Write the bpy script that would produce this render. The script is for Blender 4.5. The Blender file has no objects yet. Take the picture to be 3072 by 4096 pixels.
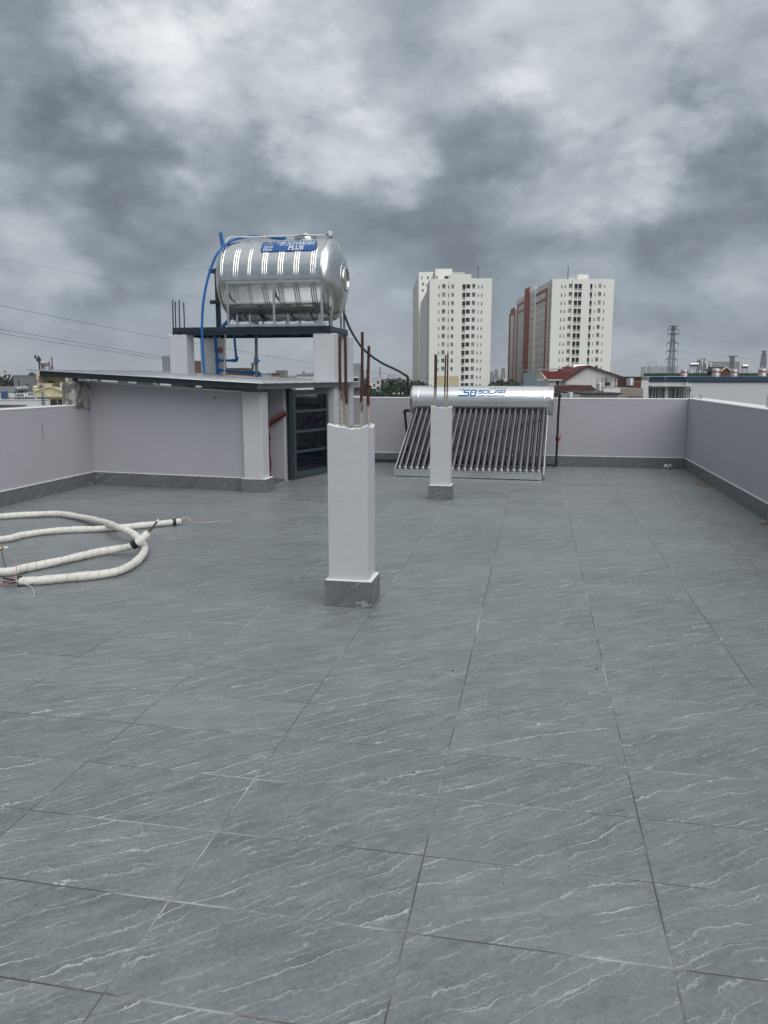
import bpy, math, random
from mathutils import Vector, Matrix
random.seed(7)
PI = math.pi
# ------------------------------------------------------------------ camera
F, PITCH, YAW, H = 3108.0, 0.1719, 0.1912, 1.29      # focal length in photo pixels, eye height in metres
sc = bpy.context.scene
col = sc.collection
cam_d = bpy.data.cameras.new('camera'); cam = bpy.data.objects.new('camera', cam_d); col.objects.link(cam)
cam.location = (0, 0, H); cam.rotation_euler = (PI/2 - PITCH, 0, YAW)
cam_d.sensor_fit = 'VERTICAL'; cam_d.sensor_height = 36; cam_d.lens = 36*F/4096
cam_d.clip_start = 0.05; cam_d.clip_end = 40000
sc.camera = cam

def ray(x, y):
    a = (x-1536)/F; b = (2048-y)/F
    yf = math.cos(PITCH)+b*math.sin(PITCH); z = -math.sin(PITCH)+b*math.cos(PITCH)
    return Vector((a*math.cos(YAW)-yf*math.sin(YAW), a*math.sin(YAW)+yf*math.cos(YAW), z))
CAM = Vector((0, 0, H))
def pY(x, y, Y): r = ray(x, y); return CAM + r*(Y/r.y)
def pX(x, y, X): r = ray(x, y); return CAM + r*(X/r.x)
def pZ(x, y, Z=0.0): r = ray(x, y); return CAM + r*((Z-H)/r.z)
RT = Vector((math.cos(YAW), math.sin(YAW), 0)); FW = Vector((-math.sin(YAW), math.cos(YAW), 0))
def pD(x, y, D): r = ray(x, y); return CAM + r*(D/r.dot(FW))     # at a ground distance D ahead
def lat(x, y, D): return pD(x, y, D).dot(RT)
def zat(x, y, D): return pD(x, y, D).z

# ------------------------------------------------------------------ world, sun, exposure
SUN_EL, SUN_AZ = math.radians(48), math.radians(-48)      # azimuth measured from +X towards +Y
world = bpy.data.worlds.new('World'); sc.world = world; world.use_nodes = True
nt = world.node_tree; nt.nodes.clear()
def N(tree, t, **kw):
    n = tree.nodes.new(t)
    for k, v in kw.items():
        if k.startswith('i_'): n.inputs[k[2:].replace('_', ' ')].default_value = v
        else: setattr(n, k, v)
    return n
def build_world():
    L = nt.links.new
    def math_(op, a, b=None, c=None):
        n = N(nt, 'ShaderNodeMath', operation=op)
        for i, v in enumerate((a, b, c)):
            if v is None: continue
            if isinstance(v, (int, float)): n.inputs[i].default_value = v
            else: L(v, n.inputs[i])
        return n.outputs[0]
    tc = N(nt, 'ShaderNodeTexCoord')
    nrm = N(nt, 'ShaderNodeVectorMath', operation='NORMALIZE'); L(tc.outputs['Generated'], nrm.inputs[0])
    d = nrm.outputs[0]
    sep = N(nt, 'ShaderNodeSeparateXYZ'); L(d, sep.inputs[0])
    zc = math_('MAXIMUM', sep.outputs[2], 0.0)
    # cloud structure, flattened vertically
    q = N(nt, 'ShaderNodeVectorMath', operation='MULTIPLY'); L(d, q.inputs[0]); q.inputs[1].default_value = (1, 1, 1.75)
    n1 = N(nt, 'ShaderNodeTexNoise', i_Scale=3.0, i_Detail=4.0, i_Roughness=0.52); L(q.outputs[0], n1.inputs['Vector'])
    n2 = N(nt, 'ShaderNodeTexNoise', i_Scale=8.0, i_Detail=5.0, i_Roughness=0.6); L(q.outputs[0], n2.inputs['Vector'])
    bw = N(nt, 'ShaderNodeVectorMath', operation='MULTIPLY_ADD'); L(n2.outputs['Color'], bw.inputs[0]); bw.inputs[1].default_value = (.17, .17, .17); L(q.outputs[0], bw.inputs[2])
    vb = N(nt, 'ShaderNodeTexVoronoi', feature='F1', voronoi_dimensions='3D'); L(bw.outputs[0], vb.inputs['Vector'])
    vb.inputs['Scale'].default_value = 5.5; vb.inputs['Detail'].default_value = 1.0; vb.inputs['Roughness'].default_value = 0.5; vb.inputs['Lacunarity'].default_value = 2.3
    # warped direction for the larger cloud banks
    nw = N(nt, 'ShaderNodeTexNoise', i_Scale=7.0, i_Detail=5.0, i_Roughness=0.56); L(q.outputs[0], nw.inputs['Vector'])
    sub = N(nt, 'ShaderNodeVectorMath', operation='SUBTRACT'); L(nw.outputs['Color'], sub.inputs[0]); sub.inputs[1].default_value = (.5, .5, .5)
    scl = N(nt, 'ShaderNodeVectorMath', operation='SCALE'); L(sub.outputs[0], scl.inputs[0]); scl.inputs['Scale'].default_value = 0.34
    wd = N(nt, 'ShaderNodeVectorMath', operation='ADD'); L(d, wd.inputs[0]); L(scl.outputs[0], wd.inputs[1])
    base = N(nt, 'ShaderNodeValToRGB'); L(zc, base.inputs[0]); base.color_ramp.interpolation = 'EASE'
    be = base.color_ramp.elements; be[0].position = 0; be[0].color = (.40,)*3+(1,); be[1].position = 1; be[1].color = (SKY_HI,)*3+(1,)
    for p_, v_ in ((.09, .365), (.19, .33), (.28, .37), (.40, .45)): e_ = be.new(p_); e_.color = (v_,)*3+(1,)
    v = base.outputs[0]
    for (px, py, r, amp) in SKY_BANKS:
        c = ray(px, py).normalized()
        dist = N(nt, 'ShaderNodeVectorMath', operation='DISTANCE'); L(wd.outputs[0], dist.inputs[0]); dist.inputs[1].default_value = c
        mr = N(nt, 'ShaderNodeMapRange', interpolation_type='SMOOTHSTEP'); L(dist.outputs['Value'], mr.inputs[0])
        mr.inputs[1].default_value = .25*r/F; mr.inputs[2].default_value = .95*r/F; mr.inputs[3].default_value = amp; mr.inputs[4].default_value = 0.0
        v = math_('ADD', v, mr.outputs[0])
    soft = N(nt, 'ShaderNodeMapRange', interpolation_type='SMOOTHSTEP'); L(zc, soft.inputs[0])      # clouds flatten out in the haze near the horizon
    soft.inputs[1].default_value = 0.0; soft.inputs[2].default_value = 0.34; soft.inputs[3].default_value = 0.75; soft.inputs[4].default_value = 1.0
    a = math_('MULTIPLY_ADD', n1.outputs[0], 0.28, -0.14)
    b = math_('MULTIPLY_ADD', n2.outputs[0], 0.27, -0.135)
    v = math_('ADD', v, math_('MULTIPLY', math_('ADD', math_('ADD', a, b), math_('MULTIPLY_ADD', vb.outputs['Distance'], -0.26, 0.12)), soft.outputs[0]))
    v = math_('SMOOTH_MAX', v, 0.15, 0.16)
    ramp = N(nt, 'ShaderNodeValToRGB'); L(v, ramp.inputs[0])
    ramp.color_ramp.interpolation = 'LINEAR'
    els = ramp.color_ramp.elements
    els[0].position = 0.0; els[0].color = (0.0, 0.0, 0.0, 1)
    els[1].position = 1.0; els[1].color = (0.97, 1.0, 1.0, 1)
    for p, c in ((0.12, (.098, .119, .146)), (0.3, (.260, .300, .344)), (0.5, (.472, .510, .552)), (0.7, (.70, .728, .757))):
        e = els.new(p); e.color = (*c, 1)
    sky = N(nt, 'ShaderNodeTexSky', sky_type='NISHITA', sun_disc=False, sun_elevation=SUN_EL, sun_rotation=PI/2 - SUN_AZ, altitude=20)
    ss = N(nt, 'ShaderNodeVectorMath', operation='SCALE'); L(sky.outputs[0], ss.inputs[0]); ss.inputs['Scale'].default_value = 0.10
    # thin gaps in the cloud deck let a little blue through
    gap = N(nt, 'ShaderNodeMapRange', interpolation_type='SMOOTHSTEP'); L(n2.outputs[0], gap.inputs[0])
    gap.inputs[1].default_value = 0.64; gap.inputs[2].default_value = 0.8; gap.inputs[3].default_value = 0.98; gap.inputs[4].default_value = 0.55
    mix = N(nt, 'ShaderNodeMix', data_type='RGBA'); L(gap.outputs[0], mix.inputs[0]); L(ss.outputs[0], mix.inputs[6]); L(ramp.outputs[0], mix.inputs[7])
    bg = N(nt, 'ShaderNodeBackground'); bg.inputs[1].default_value = 0.82; L(mix.outputs[2], bg.inputs[0])
    out = N(nt, 'ShaderNodeOutputWorld'); L(bg.outputs[0], out.inputs[0])
SKY_LO, SKY_HI = 0.34, 0.74
SKY_BANKS = [(700, 240, 480, 0.233), (880, 90, 420, 0.108), (1300, 480, 360, 0.161), (1150, 640, 300, 0.054), (2480, 150, 560, 0.179), (2950, 150, 420, 0.090), (1950, 100, 420, 0.072), (2400, 690, 380, 0.126), (2250, 560, 240, 0.054),
             (120, 870, 360, 0.099), (480, 700, 480, -0.094), (250, 520, 380, -0.044), (300, 240, 320, -0.039), (2780, 900, 500, -0.099), (2500, 960, 340, -0.044), (2960, 680, 340, -0.033), (1800, 560, 420, -0.028),
             (2050, 950, 420, -0.028), (80, 1400, 280, 0.080), (2500, 1200, 420, 0.054), (1500, 220, 420, 0.018), (1450, 850, 380, -0.017), (2990, 1130, 300, 0.044), (330, 1050, 300, -0.028)]
build_world()
world.cycles.sampling_method = 'MANUAL'; world.cycles.sample_map_resolution = 512
sun_d = bpy.data.lights.new('sun', 'SUN'); sun = bpy.data.objects.new('sun', sun_d); col.objects.link(sun)
sun_d.energy = 1.5; sun_d.angle = math.radians(72); sun_d.color = (1.0, 0.985, 0.95)
sd = Vector((math.cos(SUN_EL)*math.cos(SUN_AZ), math.cos(SUN_EL)*math.sin(SUN_AZ), math.sin(SUN_EL)))
sun.rotation_euler = (-sd).to_track_quat('-Z', 'Y').to_euler(); sun.location = (20, -10, 40)
vs = sc.view_settings
vs.view_transform = 'Standard'; vs.look = 'None'; vs.gamma = 1; vs.exposure = 0.48; vs.use_curve_mapping = False
sc.cycles.max_bounces = 6; sc.cycles.diffuse_bounces = 3; sc.cycles.glossy_bounces = 4; sc.cycles.transmission_bounces = 2; sc.cycles.volume_bounces = 0

# ------------------------------------------------------------------ materials
MATS = {}
def mat(name, c, rough=0.6, metal=0.0, var=0.0, vscale=3.0, bump=0.0, bscale=60.0, stain=None, stain_thr=(.55, .75), stain_scale=1.2, spec=None, stretch=(1, 1, 1), rvar=0.0):
    m = bpy.data.materials.new(name); m.use_nodes = True; t = m.node_tree; L = t.links.new
    b = t.nodes['Principled BSDF']
    b.inputs['Base Color'].default_value = (*c, 1); b.inputs['Roughness'].default_value = rough; b.inputs['Metallic'].default_value = metal
    if spec is not None: b.inputs['Specular IOR Level'].default_value = spec
    if var or bump or stain or rvar:
        g = N(t, 'ShaderNodeNewGeometry')
        mp = N(t, 'ShaderNodeMapping'); mp.inputs['Scale'].default_value = stretch; L(g.outputs['Position'], mp.inputs[0])
        pos = mp.outputs[0]
    cur = None
    if var:
        n = N(t, 'ShaderNodeTexNoise', i_Scale=vscale, i_Detail=6.0, i_Roughness=0.6); L(pos, n.inputs['Vector'])
        mr = N(t, 'ShaderNodeMapRange'); L(n.outputs[0], mr.inputs[0]); mr.inputs[1].default_value = .25; mr.inputs[2].default_value = .75
        mr.inputs[3].default_value = 1-var; mr.inputs[4].default_value = 1+var
        vm = N(t, 'ShaderNodeVectorMath', operation='SCALE'); vm.inputs[0].default_value = c; L(mr.outputs[0], vm.inputs['Scale'])
        cur = vm.outputs[0]
    if stain:
        n = N(t, 'ShaderNodeTexNoise', i_Scale=stain_scale, i_Detail=8.0, i_Roughness=0.65); L(pos, n.inputs['Vector'])
        mr = N(t, 'ShaderNodeMapRange', interpolation_type='SMOOTHSTEP'); L(n.outputs[0], mr.inputs[0]); mr.inputs[1].default_value = stain_thr[0]; mr.inputs[2].default_value = stain_thr[1]
        mx = N(t, 'ShaderNodeMix', data_type='RGBA'); L(mr.outputs[0], mx.inputs[0])
        if cur is not None: L(cur, mx.inputs[6])
        else: mx.inputs[6].default_value = (*c, 1)
        mx.inputs[7].default_value = (*stain, 1); cur = mx.outputs[2]
    if cur is not None: L(cur, b.inputs['Base Color'])
    if rvar:
        n = N(t, 'ShaderNodeTexNoise', i_Scale=vscale*2, i_Detail=5.0); L(pos, n.inputs['Vector'])
        mr = N(t, 'ShaderNodeMapRange'); L(n.outputs[0], mr.inputs[0]); mr.inputs[1].default_value = .3; mr.inputs[2].default_value = .7
        mr.inputs[3].default_value = max(.02, rough-rvar); mr.inputs[4].default_value = rough+rvar; L(mr.outputs[0], b.inputs['Roughness'])
    if bump:
        n = N(t, 'ShaderNodeTexNoise', i_Scale=bscale, i_Detail=5.0, i_Roughness=0.6); L(pos, n.inputs['Vector'])
        bp = N(t, 'ShaderNodeBump', i_Strength=bump, i_Distance=0.01); L(n.outputs[0], bp.inputs['Height']); L(bp.outputs[0], b.inputs['Normal'])
    MATS[name] = m; return m

TX, TY, OX, OY = 0.6001, 0.3037, -4.4345*0.6001, 9.3228*0.3037
def slate(name, lo, hi, vein, ang, tile_ids=True, rough=0.5, upright=False, VF=13.5, VE=.91, WAVE=.085):
    """veined slate-look porcelain: every tile shows another piece of the print"""
    m = bpy.data.materials.new(name); m.use_nodes = True; t = m.node_tree; L = t.links.new
    b = t.nodes['Principled BSDF']
    g = N(t, 'ShaderNodeNewGeometry'); pos = g.outputs['Position']
    def mth(op, a, c=None, d=None):
        n = N(t, 'ShaderNodeMath', operation=op)
        for i, v in enumerate((a, c, d)):
            if v is None: continue
            if isinstance(v, (int, float)): n.inputs[i].default_value = v
            else: L(v, n.inputs[i])
        return n.outputs[0]
    sp = N(t, 'ShaderNodeSeparateXYZ'); L(pos, sp.inputs[0])
    if upright:      # skirting: run along the wall, height up
        u0 = mth('ADD', sp.outputs[0], mth('MULTIPLY', sp.outputs[1], 1.0)); v0 = sp.outputs[2]
        ix = mth('FLOOR', mth('DIVIDE', u0, 0.6)); iy = mth('FLOOR', 0.0)
    else:
        u0 = sp.outputs[0]; v0 = sp.outputs[1]
        ix = mth('FLOOR', mth('DIVIDE', mth('SUBTRACT', u0, OX), TX)); iy = mth('FLOOR', mth('DIVIDE', mth('SUBTRACT', v0, OY), TY))
    cid = N(t, 'ShaderNodeCombineXYZ'); L(ix, cid.inputs[0]); L(iy, cid.inputs[1])
    wn = N(t, 'ShaderNodeTexWhiteNoise', noise_dimensions='2D'); L(cid.outputs[0], wn.inputs['Vector'])
    off = N(t, 'ShaderNodeVectorMath', operation='SCALE'); L(wn.outputs['Color'], off.inputs[0]); off.inputs['Scale'].default_value = 37.0
    uv = N(t, 'ShaderNodeCombineXYZ'); L(u0, uv.inputs[0]); L(v0, uv.inputs[1])
    rot = N(t, 'ShaderNodeVectorRotate', rotation_type='Z_AXIS'); L(uv.outputs[0], rot.inputs['Vector']); L(mth('MULTIPLY_ADD', wn.outputs['Value'], 0.30, -ang-0.15), rot.inputs['Angle'])
    a1 = N(t, 'ShaderNodeVectorMath', operation='ADD'); L(rot.outputs[0], a1.inputs[0]); L(off.outputs[0], a1.inputs[1])
    nw = N(t, 'ShaderNodeTexNoise', i_Scale=4.2, i_Detail=4.0, i_Roughness=.55); L(a1.outputs[0], nw.inputs['Vector'])
    wv = N(t, 'ShaderNodeMath', operation='MULTIPLY_ADD'); L(nw.outputs[0], wv.inputs[0]); wv.inputs[1].default_value = WAVE; wv.inputs[2].default_value = -WAVE/2
    mp = N(t, 'ShaderNodeMapping'); L(rot.outputs[0], mp.inputs[0]); mp.inputs['Scale'].default_value = (1.9, 6.0, 1)
    a3 = N(t, 'ShaderNodeVectorMath', operation='ADD'); L(mp.outputs[0], a3.inputs[0]); L(off.outputs[0], a3.inputs[1])
    sr = N(t, 'ShaderNodeSeparateXYZ'); L(a1.outputs[0], sr.inputs[0])
    nr = N(t, 'ShaderNodeTexNoise', i_Scale=38.0, i_Detail=4.0, i_Roughness=.7); L(a1.outputs[0], nr.inputs['Vector'])
    rag = mth('MULTIPLY_ADD', nr.outputs[0], 0.026, -0.013)
    def ledges(freq, amp, nscale, detail, edge, mscale, m0, m1):
        nz = N(t, 'ShaderNodeTexNoise', i_Scale=nscale, i_Detail=detail, i_Roughness=0.6); L(a3.outputs[0], nz.inputs['Vector'])
        ph = mth('ADD', mth('MULTIPLY', mth('ADD', mth('ADD', sr.outputs[1], wv.outputs[0]), rag), freq), mth('MULTIPLY', nz.outputs[0], amp)); f = mth('FRACT', ph)
        ln = N(t, 'ShaderNodeMapRange', interpolation_type='SMOOTHSTEP'); L(f, ln.inputs[0]); ln.inputs[1].default_value = edge; ln.inputs[2].default_value = 0.985
        fo = mth('FLOOR', ph); cf = N(t, 'ShaderNodeCombineXYZ'); L(mth('MULTIPLY', sr.outputs[0], mscale), cf.inputs[0]); L(mth('MULTIPLY', fo, 7.31), cf.inputs[1])
        nm = N(t, 'ShaderNodeTexNoise', i_Scale=1.0, i_Detail=3.0, i_Roughness=0.6); L(cf.outputs[0], nm.inputs['Vector'])
        mk = N(t, 'ShaderNodeMapRange', interpolation_type='SMOOTHSTEP'); L(nm.outputs[0], mk.inputs[0]); mk.inputs[1].default_value = m0; mk.inputs[2].default_value = m1
        return f, mth('MULTIPLY', ln.outputs[0], mk.outputs[0]), mk.outputs[0]
    fr, vn, msk_ = ledges(VF, 1.7, 0.8, 6.0, VE, 2.6, .42, .60)
    fr2, vn2, msk2 = ledges(VF*2.7, 2.8, 1.3, 7.0, .80, 6.0, .46, .62)
    # cloudy tone + grain
    nb = N(t, 'ShaderNodeTexNoise', i_Scale=2.6, i_Detail=9.0, i_Roughness=0.76); L(a3.outputs[0], nb.inputs['Vector'])
    ng = N(t, 'ShaderNodeTexNoise', i_Scale=75.0, i_Detail=5.0, i_Roughness=0.85); L(a1.outputs[0], ng.inputs['Vector'])
    tone = mth('MULTIPLY_ADD', ng.outputs[0], 1.5, mth('MULTIPLY_ADD', nb.outputs[0], 1.7, -1.10))
    tone = mth('ADD', tone, mth('MULTIPLY_ADD', wn.outputs['Value'], 0.15, -0.075))
    mx = N(t, 'ShaderNodeMix', data_type='RGBA'); L(tone, mx.inputs[0]); mx.clamp_factor = True; mx.inputs[6].default_value = (*lo, 1); mx.inputs[7].default_value = (*hi, 1)
    # a dark hairline under each ledge
    dk = N(t, 'ShaderNodeMapRange', interpolation_type='SMOOTHSTEP'); L(fr, dk.inputs[0]); dk.inputs[1].default_value = 0.0; dk.inputs[2].default_value = 0.10; dk.inputs[3].default_value = 0.30; dk.inputs[4].default_value = 0.0
    dkm = mth('MULTIPLY', dk.outputs[0], msk_)
    mxd = N(t, 'ShaderNodeMix', data_type='RGBA'); L(dkm, mxd.inputs[0]); L(mx.outputs[2], mxd.inputs[6]); mxd.inputs[7].default_value = (lo[0]*.35, lo[1]*.35, lo[2]*.35, 1)
    mv = N(t, 'ShaderNodeMix', data_type='RGBA'); ws = N(t, 'ShaderNodeSeparateColor'); L(wn.outputs['Color'], ws.inputs[0])
    L(mth('MINIMUM', mth('ADD', mth('MULTIPLY', vn, mth('MULTIPLY_ADD', ws.outputs[1], 0.6, 0.5)), mth('MULTIPLY', vn2, 0.52)), 1.0), mv.inputs[0]); L(mxd.outputs[2], mv.inputs[6]); mv.inputs[7].default_value = (*vein, 1)
    nd = N(t, 'ShaderNodeTexNoise', i_Scale=0.9, i_Detail=7.0, i_Roughness=.62); L(pos, nd.inputs['Vector'])
    dm = N(t, 'ShaderNodeMapRange', interpolation_type='SMOOTHSTEP'); L(nd.outputs[0], dm.inputs[0]); dm.inputs[1].default_value = .40; dm.inputs[2].default_value = .72; dm.inputs[4].default_value = .30
    md = N(t, 'ShaderNodeMix', data_type='RGBA'); L(dm.outputs[0], md.inputs[0]); L(mv.outputs[2], md.inputs[6]); md.inputs[7].default_value = (hi[0]*1.12, hi[1]*1.10, hi[2]*1.08, 1)
    L(md.outputs[2], b.inputs['Base Color'])
    hgt = mth('ADD', mth('ADD', mth('MULTIPLY', mth('MULTIPLY', fr, msk_), 0.9), mth('MULTIPLY', mth('MULTIPLY', fr2, msk2), 0.35)), mth('MULTIPLY_ADD', ng.outputs[0], 0.55, mth('MULTIPLY', nb.outputs[0], 0.5)))
    bp = N(t, 'ShaderNodeBump', i_Strength=1.0, i_Distance=0.0022); L(hgt, bp.inputs['Height']); L(bp.outputs[0], b.inputs['Normal'])
    rr = N(t, 'ShaderNodeMapRange'); L(nb.outputs[0], rr.inputs[0]); rr.inputs[3].default_value = rough-.08; rr.inputs[4].default_value = rough+.10
    L(mth('MULTIPLY_ADD', dm.outputs[0], .35, rr.outputs[0]), b.inputs['Roughness'])
    MATS[name] = m; return m
VEIN = math.radians(36)
slate('floor_tile', (.092, .104, .109), (.250, .274, .281), (.50, .535, .54), VEIN, rough=0.34)
slate('skirting_tile', (.098, .108, .114), (.175, .190, .198), (.40, .42, .43), math.radians(38), rough=0.45, upright=True, VF=9.0, VE=.94, WAVE=.08)

def grout_mat():
    m = bpy.data.materials.new('grout'); m.use_nodes = True; t = m.node_tree; L = t.links.new; b = t.nodes['Principled BSDF']
    g = N(t, 'ShaderNodeNewGeometry')
    n = N(t, 'ShaderNodeTexNoise', i_Scale=1.7, i_Detail=5.0, i_Roughness=0.6); L(g.outputs['Position'], n.inputs['Vector'])
    r = N(t, 'ShaderNodeValToRGB'); L(n.outputs[0], r.inputs[0]); e = r.color_ramp.elements
    e[0].position = .33; e[0].color = (.05, .047, .048, 1); e[1].position = .72; e[1].color = (.72, .72, .70, 1)
    q = e.new(.48); q.color = (.11, .10, .097, 1); q = e.new(.60); q.color = (.42, .42, .41, 1)
    L(r.outputs[0], b.inputs['Base Color']); b.inputs['Roughness'].default_value = .85
    MATS['grout'] = m
grout_mat()
mat('wall_paint', (.425, .418, .455), .55, var=.045, vscale=1.3, bump=.35, bscale=7, stain=(.40, .40, .415), stain_thr=(.55, .85), stain_scale=1.1)
mat('coping', (.74, .74, .75), .6, var=.05, vscale=5, bump=.15, bscale=40)  # wall tops whiter than the walls: skylight put into the colour
mat('white_paint', (.525, .532, .558), .5, var=.045, vscale=2.2, bump=.35, bscale=11, stain=(.46, .46, .465), stain_thr=(.58, .88), stain_scale=3.0)
mat('plaster_edge', (.80, .80, .79), .8, var=.06, vscale=20, bump=.4, bscale=90)
mat('rough_concrete', (.26, .25, .235), .95, var=.35, vscale=14, bump=.9, bscale=55, stain=(.45, .44, .42), stain_scale=22)
mat('cement_render', (.145, .135, .125), .9, var=.18, vscale=9, bump=.5, bscale=40, stain=(.36, .345, .34), stain_thr=(.50, .54), stain_scale=7)
mat('steel_dark', (.018, .030, .040), .42, 0.0, var=.15, vscale=8, bump=.05, bscale=30)
mat('steel_grey_lit', (.10, .108, .112), .45, 0.0, var=.1, vscale=6)  # dark steel made paler: light on the side fascia put into the colour
mat('door_frame', (.040, .058, .066), .38, 0.0, var=.08, vscale=8)
mat('black_glass', (.005, .007, .013), .06, 0.0, spec=.45)
mat('roof_sheet', (.50, .52, .535), .24, .5, var=.06, vscale=3, rvar=.06)
mat('stainless', (.60, .605, .605), .19, 1.0, var=.04, vscale=5, rvar=.05)
mat('stainless_cap', (.62, .625, .62), .25, 1.0, var=.05, vscale=4, rvar=.05)
mat('stainless_brushed', (.82, .825, .825), .24, 1.0, var=.05, vscale=4, stretch=(.12, 6, 6), rvar=.06)
mat('stainless_bar', (.60, .61, .61), .30, 1.0, var=.08, vscale=9)
mat('blue_plastic', (.006, .115, .36), .34, var=.08, vscale=7)
mat('white_plastic', (.66, .66, .64), .45, var=.05, vscale=9)
mat('grey_plastic', (.075, .088, .098), .45, var=.1, vscale=9)
mat('black_rubber', (.010, .013, .017), .48, var=.2, vscale=9)
mat('red_plastic', (.20, .012, .02), .4)
mat('orange_plastic', (.60, .085, .03), .4)
mat('sticker_blue', (.010, .085, .30), .3, var=.08, vscale=12)
mat('sticker_white', (.70, .72, .74), .35)
mat('print_blue', (.002, .135, .32), .6, spec=.2)
mat('print_navy', (.008, .045, .10), .6, spec=.2)
mat('wood_stain', (.095, .012, .010), .28, var=.3, vscale=10)
mat('tube_glass', (.105, .105, .118), .24, 1.0)
mat('tube_tip', (.30, .31, .31), .4, .9)
mat('insulation_wrap', (.70, .68, .62), .62, var=.10, vscale=7, bump=.25, bscale=45, stain=(.36, .33, .28), stain_thr=(.56, .78), stain_scale=7)
mat('wrap_seam', (.28, .26, .22), .8)
mat('black_tape', (.010, .010, .011), .5)
mat('copper_old', (.09, .055, .045), .45, .5, var=.3, vscale=30)
mat('brass', (.45, .32, .12), .35, .9)
mat('wire_pink', (.45, .22, .21), .5)
mat('wire_white', (.62, .58, .56), .5)
mat('rust_stain', (.19, .115, .035), .7, var=.4, vscale=9)
mat('debris_dark', (.05, .04, .035), .9)
mat('debris_light', (.6, .6, .58), .9)
def rebar_mat():
    m = bpy.data.materials.new('rebar_rust'); m.use_nodes = True; t = m.node_tree; L = t.links.new; b = t.nodes['Principled BSDF']
    g = N(t, 'ShaderNodeNewGeometry'); sp = N(t, 'ShaderNodeSeparateXYZ'); L(g.outputs['Position'], sp.inputs[0])
    n = N(t, 'ShaderNodeTexNoise', i_Scale=40.0, i_Detail=6.0, i_Roughness=.7); L(g.outputs['Position'], n.inputs['Vector'])
    r = N(t, 'ShaderNodeValToRGB'); L(n.outputs[0], r.inputs[0]); e = r.color_ramp.elements
    e[0].position = .3; e[0].color = (.028, .010, .010, 1); e[1].position = .75; e[1].color = (.125, .040, .026, 1)
    n2 = N(t, 'ShaderNodeTexNoise', i_Scale=9.0, i_Detail=5.0, i_Roughness=.7); L(g.outputs['Position'], n2.inputs['Vector'])
    # dried cement clings to the lower part of each bar
    h = N(t, 'ShaderNodeMath', operation='MULTIPLY_ADD'); L(n2.outputs[0], h.inputs[0]); h.inputs[1].default_value = .55; L(sp.outputs[2], h.inputs[2])
    mr = N(t, 'ShaderNodeMapRange', interpolation_type='SMOOTHSTEP'); L(h.outputs[0], mr.inputs[0]); mr.inputs[1].default_value = 1.40; mr.inputs[2].default_value = 1.46; mr.inputs[3].default_value = 1; mr.inputs[4].default_value = 0
    mx = N(t, 'ShaderNodeMix', data_type='RGBA'); L(mr.outputs[0], mx.inputs[0]); L(r.outputs[0], mx.inputs[6]); mx.inputs[7].default_value = (.36, .34, .295, 1)
    L(mx.outputs[2], b.inputs['Base Color']); b.inputs['Roughness'].default_value = .85
    MATS['rebar_rust'] = m
rebar_mat()

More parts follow.
